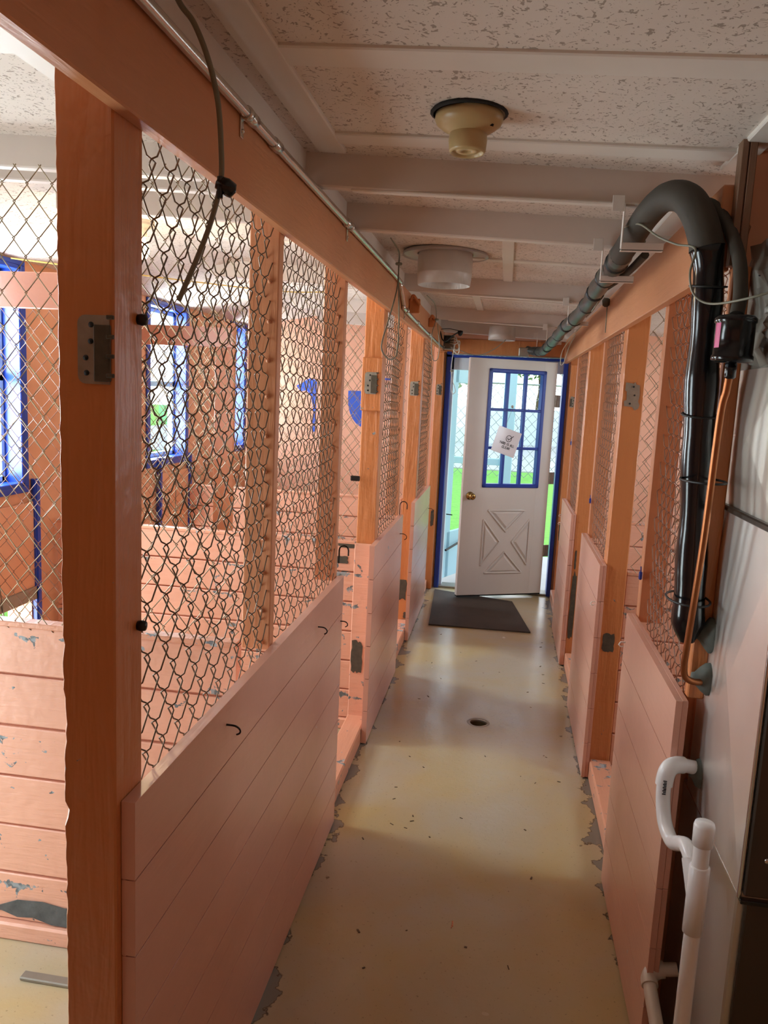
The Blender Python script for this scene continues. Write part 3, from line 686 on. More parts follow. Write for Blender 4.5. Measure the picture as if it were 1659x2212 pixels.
# ------------------------------------------------------------------ lampholder
zl=zj(-.122)+.083
t=thing('lampholder','cream keyless ceiling lampholder without a bulb','lamp',(-.122,1.815,zl))
mb=MB(); mb.lathe([(0,.0),(.082,.002),(.085,-.002),(.078,-.006)],(-.122,1.812,zl+.001),seg=24); mb.build('ceiling_hole',M['dark'],t)
mb=MB(); mb.lathe([(.0,-.002),(.073,-.003),(.074,-.014),(.070,-.022),(.058,-.031),(.046,-.038),(.040,-.042)],(-.122,1.815,zl),seg=40); mb.build('canopy',M['cream'],t)
mb=MB(); mb.lathe([(.038,-.036),(.0405,-.042),(.042,-.055),(.040,-.076),(.036,-.082),(.034,-.080),(.033,-.074),(.025,-.074),(.024,-.078),(.012,-.078),(.011,-.074),(0,-.074)],(-.122,1.815,zl),seg=40); mb.build('socket',M['cream'],t)
mb=MB(); mb.lathe([(0,-.003),(.005,-.003),(.005,.002)],(-.072,1.79,zl-.030),(.3,-.3,1),12); mb.build('screw_hole',M['dark'],t)
# ------------------------------------------------------------------ duct collars
t=thing('duct_collar','white round duct collar with a wide flange in the aisle ceiling','duct',(-.305,3.54,2.27))
cx,cy,cz=-.305,3.54,zj(-.305)+.08
mb=MB(); mb.lathe([(.122,-.002),(.175,-.004),(.187,-.012),(.184,-.002),(.18,.004)],(cx,cy,cz),seg=48); mb.build('flange',M['flange'],t)
mb=MB(); prof=[]; seg=96; vs=[];fs=[]
for r_,h,cr_ in ((.116,.0,0),(.119,-.03,0),(.119,-.085,0),(.1195,-.088,.0),(.117,-.092,.0028),(.113,-.135,.0028),(.111,-.135,.0028),(.114,-.09,.0028),(.116,0,0)):
    for k in range(seg):
        an=2*PI*k/seg; rr=r_+cr_*(1 if k%2 else -1)*.5; vs.append((cx+rr*math.cos(an),cy+rr*math.sin(an),cz+h))
nr=len(vs)//seg
for i in range(nr-1):
    for k in range(seg): k2=(k+1)%seg; fs.append((i*seg+k,i*seg+k2,(i+1)*seg+k2,(i+1)*seg+k))
mb.add(vs,fs,True); mb.build('collar',M['collar'],t)
mb=MB(); mb.lathe([(.113,-.02),(0,-.02)],(cx,cy,cz),seg=48); mb.build('duct_interior',M['dark'],t)
t=thing('duct_collar','small white duct collar at the ceiling just before the door','duct',(-.07,6.35,2.16))
mb=MB(); mb.lathe([(.10,.06),(.105,.0),(.104,-.045),(.100,-.045),(.10,.0),(.0,.0)],(-.07,6.35,2.155),seg=40); mb.build('collar',M['collar'],t)
# ------------------------------------------------------------------ refrigerant line set
t=thing('insulated_hose','thick black insulated hose arching down from the ceiling to the furnace','hose',(.42,1.9,1.1))
hp=cr([(.458,1.88,1.115),(.452,1.89,1.3),(.443,1.90,1.535),(.433,1.90,1.75),(.425,1.90,1.95),(.405,1.91,2.055),(.375,1.95,2.125),(.34,2.02,2.148),(.315,2.12,2.130),(.303,2.25,2.105),(.305,2.5,2.098)],8)
def seg_of(pts,a,b): return pts[a:b+1]
n=len(hp); k1=min(i for i in range(n) if hp[i].z>2.02)
mb=MB(); rs=[.0345+.002*math.sin(i*.9)+(.002*math.sin(i*.37)) for i in range(k1+1)]; rs[0]=.016; rs[1]=.029; rs[-1]=.030
mb.tube(hp[:k1+1],rs,20); mb.build('taped_sleeve',M['tape'],t)
mb=MB(); rs=[.0365 for i in range(n-k1+1)]; rs[0]=.0385
for i in range(10,n-k1+1): rs[i]=.0365-.004*min(1,(i-10)/12)
mb.tube(hp[k1-1:],rs,20); mb.build('foam_sleeve',M['foam'],t)
for i in (k1-6,k1-17):
    mb=MB(); mb.tube([hp[i]+Vector((.039*math.cos(a),.039*math.sin(a),.006*math.sin(a*1))) for a in [2*PI*q/20 for q in range(21)]],.0025,6); mb.build('cable_tie',M['black'],t)
mb=MB(); mb.tube([hp[9]+Vector((.045*math.cos(a)+.01,.05*math.sin(a),.005*math.sin(a))) for a in [2*PI*q/20 for q in range(21)]],.002,6)
t=thing('pipe_run','grey green sleeved pipe run under the joists towards the door','pipe',(.3,4,2.08))
pr_=cr([(.305,2.48,2.098),(.31,2.7,2.095),(.318,3.2,2.10),(.325,3.6,2.09),(.315,4.2,2.078),(.30,4.7,2.08),(.285,5.3,2.06),(.27,5.8,2.05),(.25,6.2,2.035),(.22,6.4,2.04),(.14,6.5,2.05)],6)
mb=MB(); mb.tube(pr_,[.033+.003*math.sin(i*1.7) for i in range(len(pr_))],16); mb.build('sleeve',M['foamg'],t)
for i in range(4,len(pr_)-2,5):
    d=(pr_[i+1]-pr_[i]).normalized(); mb=MB(); mb.lathe([(.032,-.012),(.037,-.01),(.037,.01),(.032,.012)],pr_[i],d,16); mb.build('tape_band',M['black'],t)
mb=MB(); mb.tube(cr([(.375,2.5,2.10),(.37,2.9,2.10),(.36,3.6,2.13)],6),.012,8); mb.build('thin_line',M['foam'],t)
mb=MB(); mb.tube(cr([(.34,2.3,2.10),(.35,2.9,2.13),(.34,3.5,2.06),(.37,4.2,2.09)],6),.004,6); mb.build('control_wire',M['cable'],t)
mb=MB(); mb.box((.07,6.46,2.0),(.15,6.54,2.07),.006); mb.build('end_fitting',M['galv'],t)
# hangers
for i,(x,y) in enumerate(((.262,2.165),(.272,2.71),(.28,4.23),(.245,5.71),(.205,6.45))):
    lab=['white metal hanger under the nearest joist holding the thick hose','white metal hanger under the second joist behind the hose arch','white metal hanger under the joist past the round duct collar','white metal hanger under the joist second from the end wall','white metal hanger at the end wall above the door'][i]
    t=thing('pipe_hanger',lab,'bracket',(x,y,2.05),'white hangers for the ceiling pipe')
    zz=zj(x)-.002; zb=zz-.108
    mb=MB(); mb.box((x,y-.006,zb),(x+.003,y+.016,zz),.0008); mb.box((x-.03,y-.006,zz-.02),(x,y-.003,zz+.02),.0008); mb.build('vertical_strap',M['trimw'],t)
    mb=MB(); mb.box((x,y-.008,zb-.008),(x+.105,y-.005,zb+.012),.0008); mb.box((x,y-.008,zb-.008),(x+.105,y+.014,zb-.005),.0008); mb.build('support_strap',M['white'],t)
# white ceiling packers above right beam
for i,(y0,y1,w_) in enumerate(((2.25,2.65,.05),(2.85,3.3,.06),(3.4,4.15,.05),(4.35,5.6,.04))):
    trim((.43-w_*.4,y0,2.225),(.50,y1,2.27),'trimw')
mb=MB()
t=thing('ceiling_hook','small rusty block fixture at the top of the right beam above the middle panel','fixture',(.435,3.9,2.12))
mb=MB(); mb.lathe([(0,.02),(.018,.015),(.022,0),(.012,-.02),(0,-.024)],(.43,3.9,2.13),(0.3,0,1),10); mb.build('fixture_body',M['scar'],t)
mb=MB(); mb.tube([(.435,3.9,2.11),(.437,3.9,1.99)],.0025,6); mb.build('pull_wire',M['cable'],t)
# thin liquid line, filter drier
t=thing('filter_drier','black canister filter drier with a magenta label on the copper line','filter',(.455,1.75,1.755))
mb=MB(); mb.lathe([(0,.096),(.018,.096),(.036,.094),(.0415,.088),(.0415,.080),(.039,.078),(.039,.015),(.0415,.012),(.0415,.004),(.036,0),(0,-.002)],(.455,1.75,1.757),seg=40); mb.build('canister',M['tape'],t)
mb=MB(); a0,a1=math.radians(188),math.radians(212); vs=[];fs=[]
for k in range(7):
    an=a0+(a1-a0)*k/6
    for z_ in (1.785,1.835): vs.append((.455+.0394*math.cos(an),1.75+.0394*math.sin(an),z_))
for k in range(6): fs.append((k*2,k*2+1,k*2+3,k*2+2))
mb.add(vs,fs,True); mb.build('label_sticker',M['label'],t)
t=thing('copper_line','thin copper line dropping beside the black hose into a putty seal','pipe',(.45,1.78,1.03))
mb=MB(); mb.tube(cr([(.455,1.75,1.757),(.452,1.752,1.70),(.447,1.76,1.64),(.445,1.775,1.37),(.444,1.815,1.12),(.445,1.825,1.075),(.452,1.832,1.045),(.475,1.842,1.032),(.505,1.856,1.03)],8),.0078,12); mb.build('copper_tube',M['copper'],t)
mb=MB(); mb.lathe([(.008,0),(.012,-.003),(.012,-.03),(.008,-.034)],(.4548,1.75,1.757),seg=14); mb.build('flare_nut',M['tape'],t)
mb=MB(); mb.tube(cr([(.385,1.975,2.11),(.424,1.965,2.12),(.456,1.925,2.072),(.472,1.85,1.985),(.464,1.775,1.90),(.455,1.75,1.853)],8),.0145,12); mb.build('foam_sleeve',M['foam'],t)
mb=MB(); mb.tube(cr([(.267,2.20,2.114),(.295,2.11,2.105),(.324,2.0,2.055),(.358,1.94,2.026),(.386,1.875,2.005),(.373,1.84,1.948),(.383,1.83,1.903),(.413,1.80,1.88),(.459,1.70,1.88),(.52,1.66,1.90)],8),.0026,6); mb.build('control_wire',M['cable'],t)
for z_,p_ in ((1.50,(.447,1.80)),(1.22,(.449,1.83))):
    mb=MB(); mb.tube([(p_[0]+.047*math.cos(a),p_[1]+.045+.075*math.sin(a),z_) for a in [2*PI*q/24 for q in range(25)]],.0028,6); mb.build('cable_tie',M['black'],t)
# ------------------------------------------------------------------ furnace
XF=.52
t=thing('furnace_cabinet','tall grey sheet metal furnace cabinet at the right edge','furnace',(.8,1.75,0))
def crossface(mb,x,y0,y1,z0,z1,ay,az,d=.006):
    c=[(x,y0,z0),(x,y1,z0),(x,y1,z1),(x,y0,z1)]; a=(x-d,ay,az)
    for i in range(4): mb.add([c[i],c[(i+1)%4],a],[(0,1,2)])
mb=MB(); mb.box((XF+.004,1.545,0),(1.28,2.03,.705),.004); mb.build('lower_cabinet',M['sheetlow'],t)
mb=MB(); mb.box((XF+.02,1.535,0.02),(1.27,1.545,.69),.003); mb.build('front_door',M['darkpanel'],t)
mb=MB(); crossface(mb,XF,1.52,1.975,.712,1.43,1.70,1.09,.016)
mb.quad((XF,1.52,.712),(1.28,1.52,.712),(1.28,1.52,1.43),(XF,1.52,1.43)); mb.quad((XF,1.975,.712),(XF,1.975,1.43),(1.28,1.975,1.43),(1.28,1.975,.712))
mb.quad((XF,1.52,.712),(XF,1.975,.712),(1.28,1.975,.712),(1.28,1.52,.712)); mb.quad((XF,1.52,1.43),(1.28,1.52,1.43),(1.28,1.975,1.43),(XF,1.975,1.43)); cc=mb.build('coil_case',M['sheet'],t)
mb=MB(); mb.box((XF+.005,1.508,.72),(1.26,1.52,1.42),.003); mb.build('coil_case_front',M['darkpanel'],t)
mb=MB(); mb.tube([(XF,1.519,.712),(XF,1.519,1.43)],.0045,8); mb.tube([(XF+.001,1.52,.711),(XF+.001,1.975,.711)],.0022,6); mb.build('corner_edge',M['steel'],t)
mb=MB(); mb.box((XF-.004,1.50,1.428),(1.28,1.978,1.442),.003); mb.build('top_flange',M['darkpanel'],t)
mb=MB(); mb.box((XF,1.506,.704),(1.28,1.53,.712),.001); mb.build('drip_edge',M['tape'],t)
for dx,dz in ((.04,.80),(.07,.728),(.3,1.415)):
    mb=MB(); mb.lathe([(0,.004),(.005,.003),(.006,0)],(XF+dx,1.508,dz),(0,-1,0),10); mb.build('screw',M['steel'],t)
mb=MB(); mb.lathe([(0,.004),(.004,.003),(.005,0)],(XF+.04,1.60,1.442),(0,0,1),10); mb.build('screw',M['steel'],t)
mb=MB(); crossface(mb,XF+.008,1.60,1.97,1.442,1.75,1.80,1.60,.012)
mb.quad((XF+.008,1.60,1.442),(1.28,1.60,1.442),(1.28,1.60,1.75),(XF+.008,1.60,1.75)); mb.box((XF+.004,1.59,1.598),(1.28,1.972,1.606),.001); mb.build('plenum',M['sheetold'],t)
vs=[];fs=[]; rnd=random.Random(5); nz=9; ny=9
mb=MB()
for i in range(nz):
    for j in range(ny):
        z=1.74+(2.0-1.74)*i/(nz-1); y=1.55+.42*j/(ny-1); vs.append((XF+.004+rnd.uniform(-.007,.007)-.008*math.sin(i*1.4),y,z+rnd.uniform(-.006,.006)+.03*(j/(ny-1))))
for i in range(nz-1):
    for j in range(ny-1): fs.append((i*ny+j,i*ny+j+1,(i+1)*ny+j+1,(i+1)*ny+j))
mb.add(vs,fs); mb.box((XF+.012,1.55,1.74),(1.28,1.97,2.0)); mb.build('duct_wrap',M['wrap'],t)
vs=[];fs=[]; mb=MB()
for i in range(10):
    for j in range(8): vs.append((XF-.006-.012*rnd.random(),1.63+.10*j/7+rnd.uniform(-.008,.008),1.80+.09*i/9+rnd.uniform(-.006,.006)))
for i in range(9):
    for j in range(7): fs.append((i*8+j,i*8+j+1,(i+1)*8+j+1,(i+1)*8+j))
mb.add(vs,fs); mb.build('torn_foil',M['foil'],t)
mb=MB(); mb.tube([(XF-.001,1.56,1.93),(XF-.001,1.96,1.955)],.003,6); mb.build('wrap_seam',M['dark'],t)
def cone(y,z,label,r0=.042,h=.05,x=XF-.004):
    rnd=random.Random(int(z*1000)); mb=MB(); seg=14; vs=[];fs=[]
    for r_,q in ((r0,0),(r0*.95,.008),(r0*.72,h*.5),(r0*.35,h*.85),(.012,h)):
        for k in range(seg):
            a=2*PI*k/seg; rr=r_*(1+rnd.uniform(-.08,.08)); vs.append((x-q,y+rr*math.cos(a)*.85,z+rr*math.sin(a)))
    for i in range(4):
        for k in range(seg): k2=(k+1)%seg; fs.append((i*seg+k,i*seg+k2,(i+1)*seg+k2,(i+1)*seg+k))
    fs.append(tuple(range(4*seg,5*seg))); mb.add(vs,fs,True); o=mb.build('putty_seal',M['putty'],loc=(x,y,z)); tag(o,label,'pipe seal','grey putty seals on the furnace side')
cone(1.885,1.135,'grey putty seal where the thick black hose enters the furnace',.043,.035)
cone(1.865,1.035,'cone shaped grey putty seal around the copper line',.040,.042)
cone(1.865,.800,'grey putty seal around the white drain elbow',.036,.022)
# PVC trap
t=thing('drain_trap','white plastic drain trap with capped standpipe on the furnace side','pipe',(.46,1.6,0))
pc=cr([(.505,1.865,.812),(.465,1.85,.822),(.440,1.835,.818),(.430,1.828,.79),(.430,1.822,.74),(.433,1.795,.70),(.440,1.745,.685),(.446,1.70,.707),(.451,1.665,.722),(.456,1.628,.708),(.460,1.598,.672)],8)
mb=MB(); mb.tube(pc,.0165,16); mb.build('trap_bend',M['pvc'],t)
mb=MB(); mb.tube(pc[6:27],.0200,16); mb.build('elbow',M['pvc'],t)
mb=MB(); mb.tube([(.461,1.588,0.0),(.461,1.588,.80)],.0165,20); mb.build('standpipe',M['pvc'],t)
mb=MB(); mb.lathe([(.0165,.575),(.0205,.576),(.0205,.725),(.0165,.727)],(.461,1.588,0),seg=24); mb.tube([(.455,1.632,.715),(.461,1.588,.655)],.0200,16); mb.build('wye_fitting',M['pvc'],t)
mb=MB(); mb.lathe([(.0165,.772),(.0205,.773),(.0212,.815),(.019,.822),(0,.823)],(.461,1.588,0),seg=24); mb.build('cap',M['pvc'],t)
mb=MB()
for k in range(9): mb.box((.422+.002*(k%2),1.8035,.765+.004*k),(.430,1.806,.767+.004*k))
mb.build('print_marks',M['ink'],t)
t=thing('drain_elbow','lower beige plastic elbow leaving the furnace cabinet near the floor','pipe',(.47,1.8,.15))
M['pvcb']=plain('beige_plastic',(.58,.50,.42),.35)
pc=cr([(.522,1.885,.265),(.475,1.885,.255),(.455,1.87,.245),(.452,1.84,.235),(.455,1.74,.200),(.46,1.62,.15),(.465,1.5,.10)],8)
mb=MB(); mb.tube(pc,.0165,16); mb.build('pipe_arm',M['pvcb'],t); mb=MB(); mb.tube(pc[5:24],.0205,16); mb.build('elbow',M['pvcb'],t)
# ------------------------------------------------------------------ door
t=thing('door_1','','door',(.43,6.73,0)); del t['label']; del t['category']; t['kind']='structure'
fr=[((DX0-.045,YW-.03,0),(DX0-.005,YW+.12,DZ+.045)),((DX1-.02,YW-.03,0),(DX1+.015,YW+.12,DZ+.045)),((DX0-.045,YW-.03,DZ),(DX1+.015,YW+.12,DZ+.022))]
mb=MB()
for lo,hi in fr: mb.box(lo,hi,.003)
f_=mb.build('door_frame',M['blue'],t); f_['kind']='structure'
mb=MB(); mb.box((DX0-.01,YW+.02,0.0),(DX0+.018,YW+.10,DZ),.002); mb.box((DX0,YW+.02,DZ-.10),(DX1-.02,YW+.06,DZ),.002); f_=mb.build('door_stop',M['extwhite'],t); f_['kind']='structure'
mb=MB(); mb.box((DX0-.02,YW-.02,0),(DX1,YW+.13,.018),.004); f_=mb.build('door_threshold',M['stick'],t); f_['kind']='structure'
# leaf
hx,hy=.398,6.715; fx,fy=-.300,6.385
W=math.hypot(hx-fx,hy-fy); ang=math.atan2(hy-fy,hx-fx)
Mx=Matrix.Translation((fx,fy,0))@Matrix.Rotation(ang,4,'Z')
tl=thing('door_leaf','white crossbuck door standing ajar, with a blue nine pane window','door',(hx,hy,0))
def dbox(mb,s0,s1,d0,d1,z0,z1,b=.002): mb.box((s0,d0,z0),(s1,d1,z1),b,M=Mx)
S0,S1,Z0,Z1=.165,.675,.935,1.898; T=.042
mb=MB()
dbox(mb,0,S0+.02,0,T,.03,1.975); dbox(mb,S1-.02,W,0,T,.03,1.975); dbox(mb,S0,S1,.0005,T-.0005,.03,Z0+.02,0); dbox(mb,S0,S1,.0005,T-.0005,Z1-.02,1.975,0)
mb.build('door_slab',M['doorw'],tl)
mb=MB(); dbox(mb,0.002,W-.002,.002,T-.002,.018,.032,.001); mb.build('bottom_sweep',M['dark'],tl)
mb=MB(); f=.032
for a in ((S0,S0+f,Z0,Z1),(S1-f,S1,Z0,Z1),(S0,S1,Z0,Z0+f),(S0,S1,Z1-f,Z1)): dbox(mb,a[0],a[1],-.012,T+.008,a[2],a[3],.006)
for k in (1,2):
    x=S0+f*.5+(S1-S0-f)*k/3; dbox(mb,x-.011,x+.011,-.004,T,Z0+f*.5,Z1-f*.5,.004)
    z=Z0+f*.5+(Z1-Z0-f)*k/3; dbox(mb,S0+f*.5,S1-f*.5,-.004,T,z-.011,z+.011,.004)
mb.build('window_grille',M['blue'],tl)
mb=MB(); dbox(mb,S0+.01,S1-.01,T*.5-.002,T*.5+.002,Z0+.01,Z1-.01,0); mb.build('glass_pane',M['glass'],tl)
cxs,czs=.42,.475
def tri(pts2,name='raised_panel'):
    mb=MB(); P=[Mx@Vector((a,-.001,b)) for a,b in pts2]; c=sum((Vector(p) for p in P),Vector())/3
    out=Mx.to_3x3()@Vector((0,-1,0))
    loop=P+[P[0],P[1]]
    for a,b in zip(P,P[1:]+P[:1]): mb.tube([a,b],.0075,8)
    inner=[c+(p-c)*.62 for p in P]; mid=[c+(p-c)*.78 for p in P]
    vs=[p+out*.001 for p in mid]+[p+out*.008 for p in inner]
    mb.add(vs,[(3,4,5),(0,1,4,3),(1,2,5,4),(2,0,3,5)]); mb.build(name,M['doorw'],tl)
tri([(.235,.745),(.575,.745),(.405,.565)]); tri([(.20,.67),(.355,.48),(.20,.28)]); tri([(.62,.67),(.465,.48),(.62,.28)]); tri([(.235,.215),(.575,.215),(.405,.395)])
mb=MB(); c=Mx@Vector((.065,0,.865)); o_=(Mx.to_3x3()@Vector((0,-1,0)))
mb.lathe([(0,0),(.034,.001),(.033,.006),(.014,.010),(.012,.03),(.024,.038),(.028,.052),(.024,.064),(.012,.068),(0,.067)],c,o_,24); kn=mb.build('door_knob',M['brass'],tl)
mb=MB(); mb.lathe([(.0,.069),(.006,.068)],c,o_,10); mb.build('key_slot',M['dark'],kn)
for z in (1.66,1.02,.40):
    mb=MB(); dbox(mb,W-.004,W+.045,-.002,.001,z-.05,z+.05,.0005); mb.tube([Mx@Vector((W+.004,-.004,z-.05)),Mx@Vector((W+.004,-.004,z+.05))],.006,8); mb.build('hinge',M['galv'],tl)
# sign
t=thing('hanging_sign','white laminated sheet hung crooked over the door window reading YARD IS ALL CLEAR','sign',(-.02,6.4,1.18))
sc=Mx@Vector((.345,-.022,1.315)); rot=math.radians(-17); ex=Mx.to_3x3()@Vector((1,0,0)); ez=Vector((0,0,1)); en=Mx.to_3x3()@Vector((0,-1,0))
u_=ex*math.cos(rot)+ez*math.sin(rot); v_=-ex*math.sin(rot)+ez*math.cos(rot)
def SP(a,b,d=0): return sc+u_*a+v_*b+en*(d+.004*math.cos(a*12))
mb=MB(); n=8; hw,hh=.108,.105
vs=[];fs=[]
for i in range(n+1):
    a=-hw+2*hw*i/n
    for b in (-hh,hh):
        for d in (0,.0012): vs.append(SP(a,b,d))
for i in range(n):
    o=i*4; q=o+4; fs+= [(o+1,o+3,q+3,q+1),(o,q,q+2,o+2),(o,o+1,q+1,q),(o+2,q+2,q+3,o+3)]
fs+=[(0,2,3,1),(n*4,n*4+1,n*4+3,n*4+2)]
mb.add(vs,fs); mb.build('sheet',M['paper'],t)
def stroke(mb,pts,w=.004):
    P=[SP(a,b,.0022) for a,b in pts]
    for p,q in zip(P[:-1],P[1:]):
        d=(q-p).normalized(); s=d.cross(en).normalized()*w*.5; p2=p-d*w*.3; q2=q+d*w*.3
        mb.prism([p2+s,q2+s,q2-s,p2-s],en*.0006)
mb=MB(); cxp,czp=.010,.030
stroke(mb,[(cxp+.024*math.cos(a),czp+.026*math.sin(a)) for a in [2*PI*k/20 for k in range(21)]],.0045)
stroke(mb,[(cxp-.013,czp+.004),(cxp,czp-.012),(cxp+.034,czp+.030)],.0055); mb.build('check_mark',M['ink'],t)
GL={'Y':[[(0,1),(.5,.5),(1,1)],[(.5,.5),(.5,0)]],'A':[[(0,0),(.5,1),(1,0)],[(.22,.4),(.78,.4)]],'R':[[(0,0),(0,1),(.8,1),(1,.75),(.8,.5),(0,.5)],[(.5,.5),(1,0)]],'D':[[(0,0),(0,1),(.6,1),(1,.6),(1,.4),(.6,0),(0,0)]],'I':[[(.5,0),(.5,1)]],'S':[[(1,.9),(.7,1),(.2,1),(0,.75),(.2,.5),(.8,.5),(1,.25),(.8,0),(.2,0),(0,.1)]],'L':[[(0,1),(0,0),(.9,0)]],'C':[[(1,.85),(.7,1),(.3,1),(0,.6),(0,.4),(.3,0),(.7,0),(1,.15)]],'E':[[(1,1),(0,1),(0,0),(1,0)],[(0,.5),(.8,.5)]]}
def text(mb,s,cx,z,h,w,gap):
    tot=sum((w*.5 if c in ' I' else w)+gap for c in s)-gap; x=cx-tot/2
    for c in s:
        ww=w*.5 if c in ' I' else w
        if c!=' ':
            for st in GL[c]: stroke(mb,[(x+a*ww,z+b*h) for a,b in st],.0034)
        x+=ww+gap
mb=MB(); text(mb,'YARD IS ALL',.010,-.026,.018,.0095,.0045); text(mb,'CLEAR',.010,-.056,.018,.0105,.0045); mb.build('lettering',M['ink'],t)
for a in (-.055,.075):
    mb=MB(); mb.tube([SP(a,hh-.004,.003),Mx@Vector((.385,-.02,1.60))],.0012,5); mb.build('string',M['cable'],t)
mb=MB(); mb.lathe([(0,.008),(.006,.007),(.012,0)],Mx@Vector((.385,-.006,1.60)),en,12); mb.build('suction_hook',M['cablew'],t)
# mat
t=None
mb=MB(); mb.v=[];
P=[(-.45,5.56),(.285,5.585),(.16,6.42),(-.50,6.62)]
mb.prism([(x,y,.001) for x,y in P],(0,0,.010)); o=mb.build('door_mat',M['mat'],loc=(-.1,6.0,0)); tag(o,'dark brown rubber mat lying askew before the open door','mat')
# debris
rnd=random.Random(11); spots=[]
for i in range(46):
    x=rnd.uniform(-.42,.36); y=rnd.uniform(2.0,5.4)
    if math.hypot(x-DC[0],y-DC[1])<.34: continue
    spots.append((x,y))
mb=MB()
for x,y in spots:
    a=rnd.uniform(0,PI); l=rnd.uniform(.003,.009); w2=rnd.uniform(.001,.003)
    mb.box((-l,-w2,0),(l,w2,.0015),0,M=Matrix.Translation((x,y,.0003))@Matrix.Rotation(a,4,'Z'))
o=mb.build('floor_debris',M['debris'],loc=(0,3.5,0)); tag(o,'scattered dry crumbs and chips on the aisle floor','debris'); o['kind']='stuff'
mb=MB(); mb.box((-1.225,1.80,.0),(-.75,1.83,.012),.003); mb.box((-1.225,1.828,.0),(-.75,1.832,.006),.001); o=mb.build('metal_strip',M['stick'],loc=(-1,1.815,0)); tag(o,'loose grey metal strip on the floor left of the nearest post','strip')
mb=MB(); mb.box((-.012,-.0025,0),(.014,.0025,.003),.001,M=Matrix.Translation((-.055,2.3,0))@Matrix.Rotation(1.6,4,'Z')); mb.box((-.02,-.002,0),(.01,.002,.002),.0005,M=Matrix.Translation((-.055,2.3,0))@Matrix.Rotation(1.45,4,'Z')); o=mb.build('splinter',M['post'],loc=(-.055,2.3,0)); tag(o,'orange wood splinter lying mid aisle on the floor','splinter')
# bulb in left kennel
bp=(-1.445,3.0,2.165)
t=thing('light_bulb','glowing bare bulb on the left kennel ceiling, just behind the nearest post','light bulb',(bp[0],bp[1],2.2))
mb=MB(); mb.lathe([(0,-.055),(.018,-.05),(.028,-.035),(.030,-.02),(.024,-.002),(.014,.018),(.013,.03)],(bp[0],bp[1],bp[2]+.02),seg=20); mb.build('globe',M['bulb'],t)
mb=MB(); mb.lathe([(.014,.028),(.02,.03),(.022,.06),(.05,.07),(.05,.09),(0,.09)],(bp[0],bp[1],bp[2]+.02),seg=20); mb.build('holder',M['bulbh'],t)
# yellow cord across the left ceiling
cable('thin yellow cord draped across the left kennel ceiling',[(-2.2,3.3,2.17),(-1.9,3.5,2.16),(-1.6,3.9,2.17),(-1.2,4.15,2.165),(-.9,4.2,2.18)],.003,mat='yellow')
# ------------------------------------------------------------------ outdoors
mb=MB(); mb.quad((X0,YW+1.9,-.10),(X1,YW+1.9,-.10),(X1,60,-.10),(X0,60,-.10)); mb.quad((-30,-20,-.10),(X0,-20,-.10),(X0,60,-.10),(-30,60,-.10)); mb.quad((X1,-20,-.10),(30,-20,-.10),(30,60,-.10),(X1,60,-.10))
o=mb.build('lawn',M['grass'],loc=(0,12,-.1)); tag(o,'bright green lawn outside the door','grass'); o['kind']='stuff'
mb=MB(); mb.box((X0,YW+.12,-.2),(X1,YW+1.9,-.03),.01); mb.box((-14,19.5,-.11),(16,32,-.07)); o=mb.build('patio_slab',M['concrete'],loc=(0,YW+1,-.1)); tag(o,'pale concrete patio slab just outside the door','patio')
t=thing('storm_door','pale blue storm door standing open outside the doorway on the left','door',(-.47,YW+.15,0))
Ms=Matrix.Translation((-.49,YW+.16,0))@Matrix.Rotation(math.radians(66),4,'Z')
mb=MB(); 
for a in ((0,.16,.03,1.95),(.60,.76,.03,1.95),(.1,.66,.03,.45),(.1,.66,1.78,1.95)): mb.box((a[0],0,a[2]),(a[1],.03,a[3]),.004,M=Ms)
mb.build('storm_frame',M['extblue'],t)
mb=MB(); mb.box((.15,.012,.44),(.62,.017,1.79),0,M=Ms); mb.build('glass_pane',M['glass'],t)
mb=MB(); mb.tube([Ms@Vector((.02,-.04,.30)),Ms@Vector((.45,-.03,.36))],.010,8); mb.build('door_closer',M['hook'],t)
mb=MB(); mb.tube([Ms@Vector((.05,-.01,.62)),Ms@Vector((.05,-.07,.62))],.005,6); mb.build('catch_pin',M['hook'],t)
mb=MB(); mb.box((-.03,YW+1.75,-.03),(.10,YW+1.88,2.6),.006); o=mb.build('porch_post',M['extblue'],loc=(.03,YW+1.8,0)); tag(o,'pale blue porch post seen through the middle door panes','post')
mb=MB(); mb.box((-.75,YW+1.75,-.03),(-.62,YW+1.88,2.6),.006); mb.box((-.75,YW+1.78,.95),(-.03,YW+1.84,1.02),.004)
o=mb.build('porch_rail',M['extblue'],loc=(-.7,YW+1.8,0)); tag(o,'pale blue porch rail and left post outside the door','railing')
t=thing('chain_link_fence','grey chain link fence across the yard beyond the lawn','fence',(0,18,-.1))
chainlink('wire_mesh',t,M['silver'],(-3.2,18,-.08),(1,0,0),(0,-1,0),7.2,2.1,a=.10,b=.11,d=.01,r=.006,sides=4,seed=101)
for x in (-3.2,-.8,1.6,4.0):
    mb=MB(); mb.tube([(x,18.02,-.1),(x,18.02,2.05)],.025,10); mb.build('fence_post',M['silver'],t)
mb=MB(); mb.tube([(-3.2,18.02,2.0),(4.0,18.02,2.0)],.018,8); mb.build('top_rail',M['silver'],t)
t=thing('neighbour_house','white sided house with grey roof beyond the fence','house',(5,YW+14,-.1))
mb=MB(); hx0,hx1,hy0=3.2,11,25
for k in range(16): mb.box((hx0,hy0-.02*(1),-.1+k*.18),(hx1,hy0+6,-.1+k*.18+.17),.01)
mb.build('siding',M['extwhite'],t)
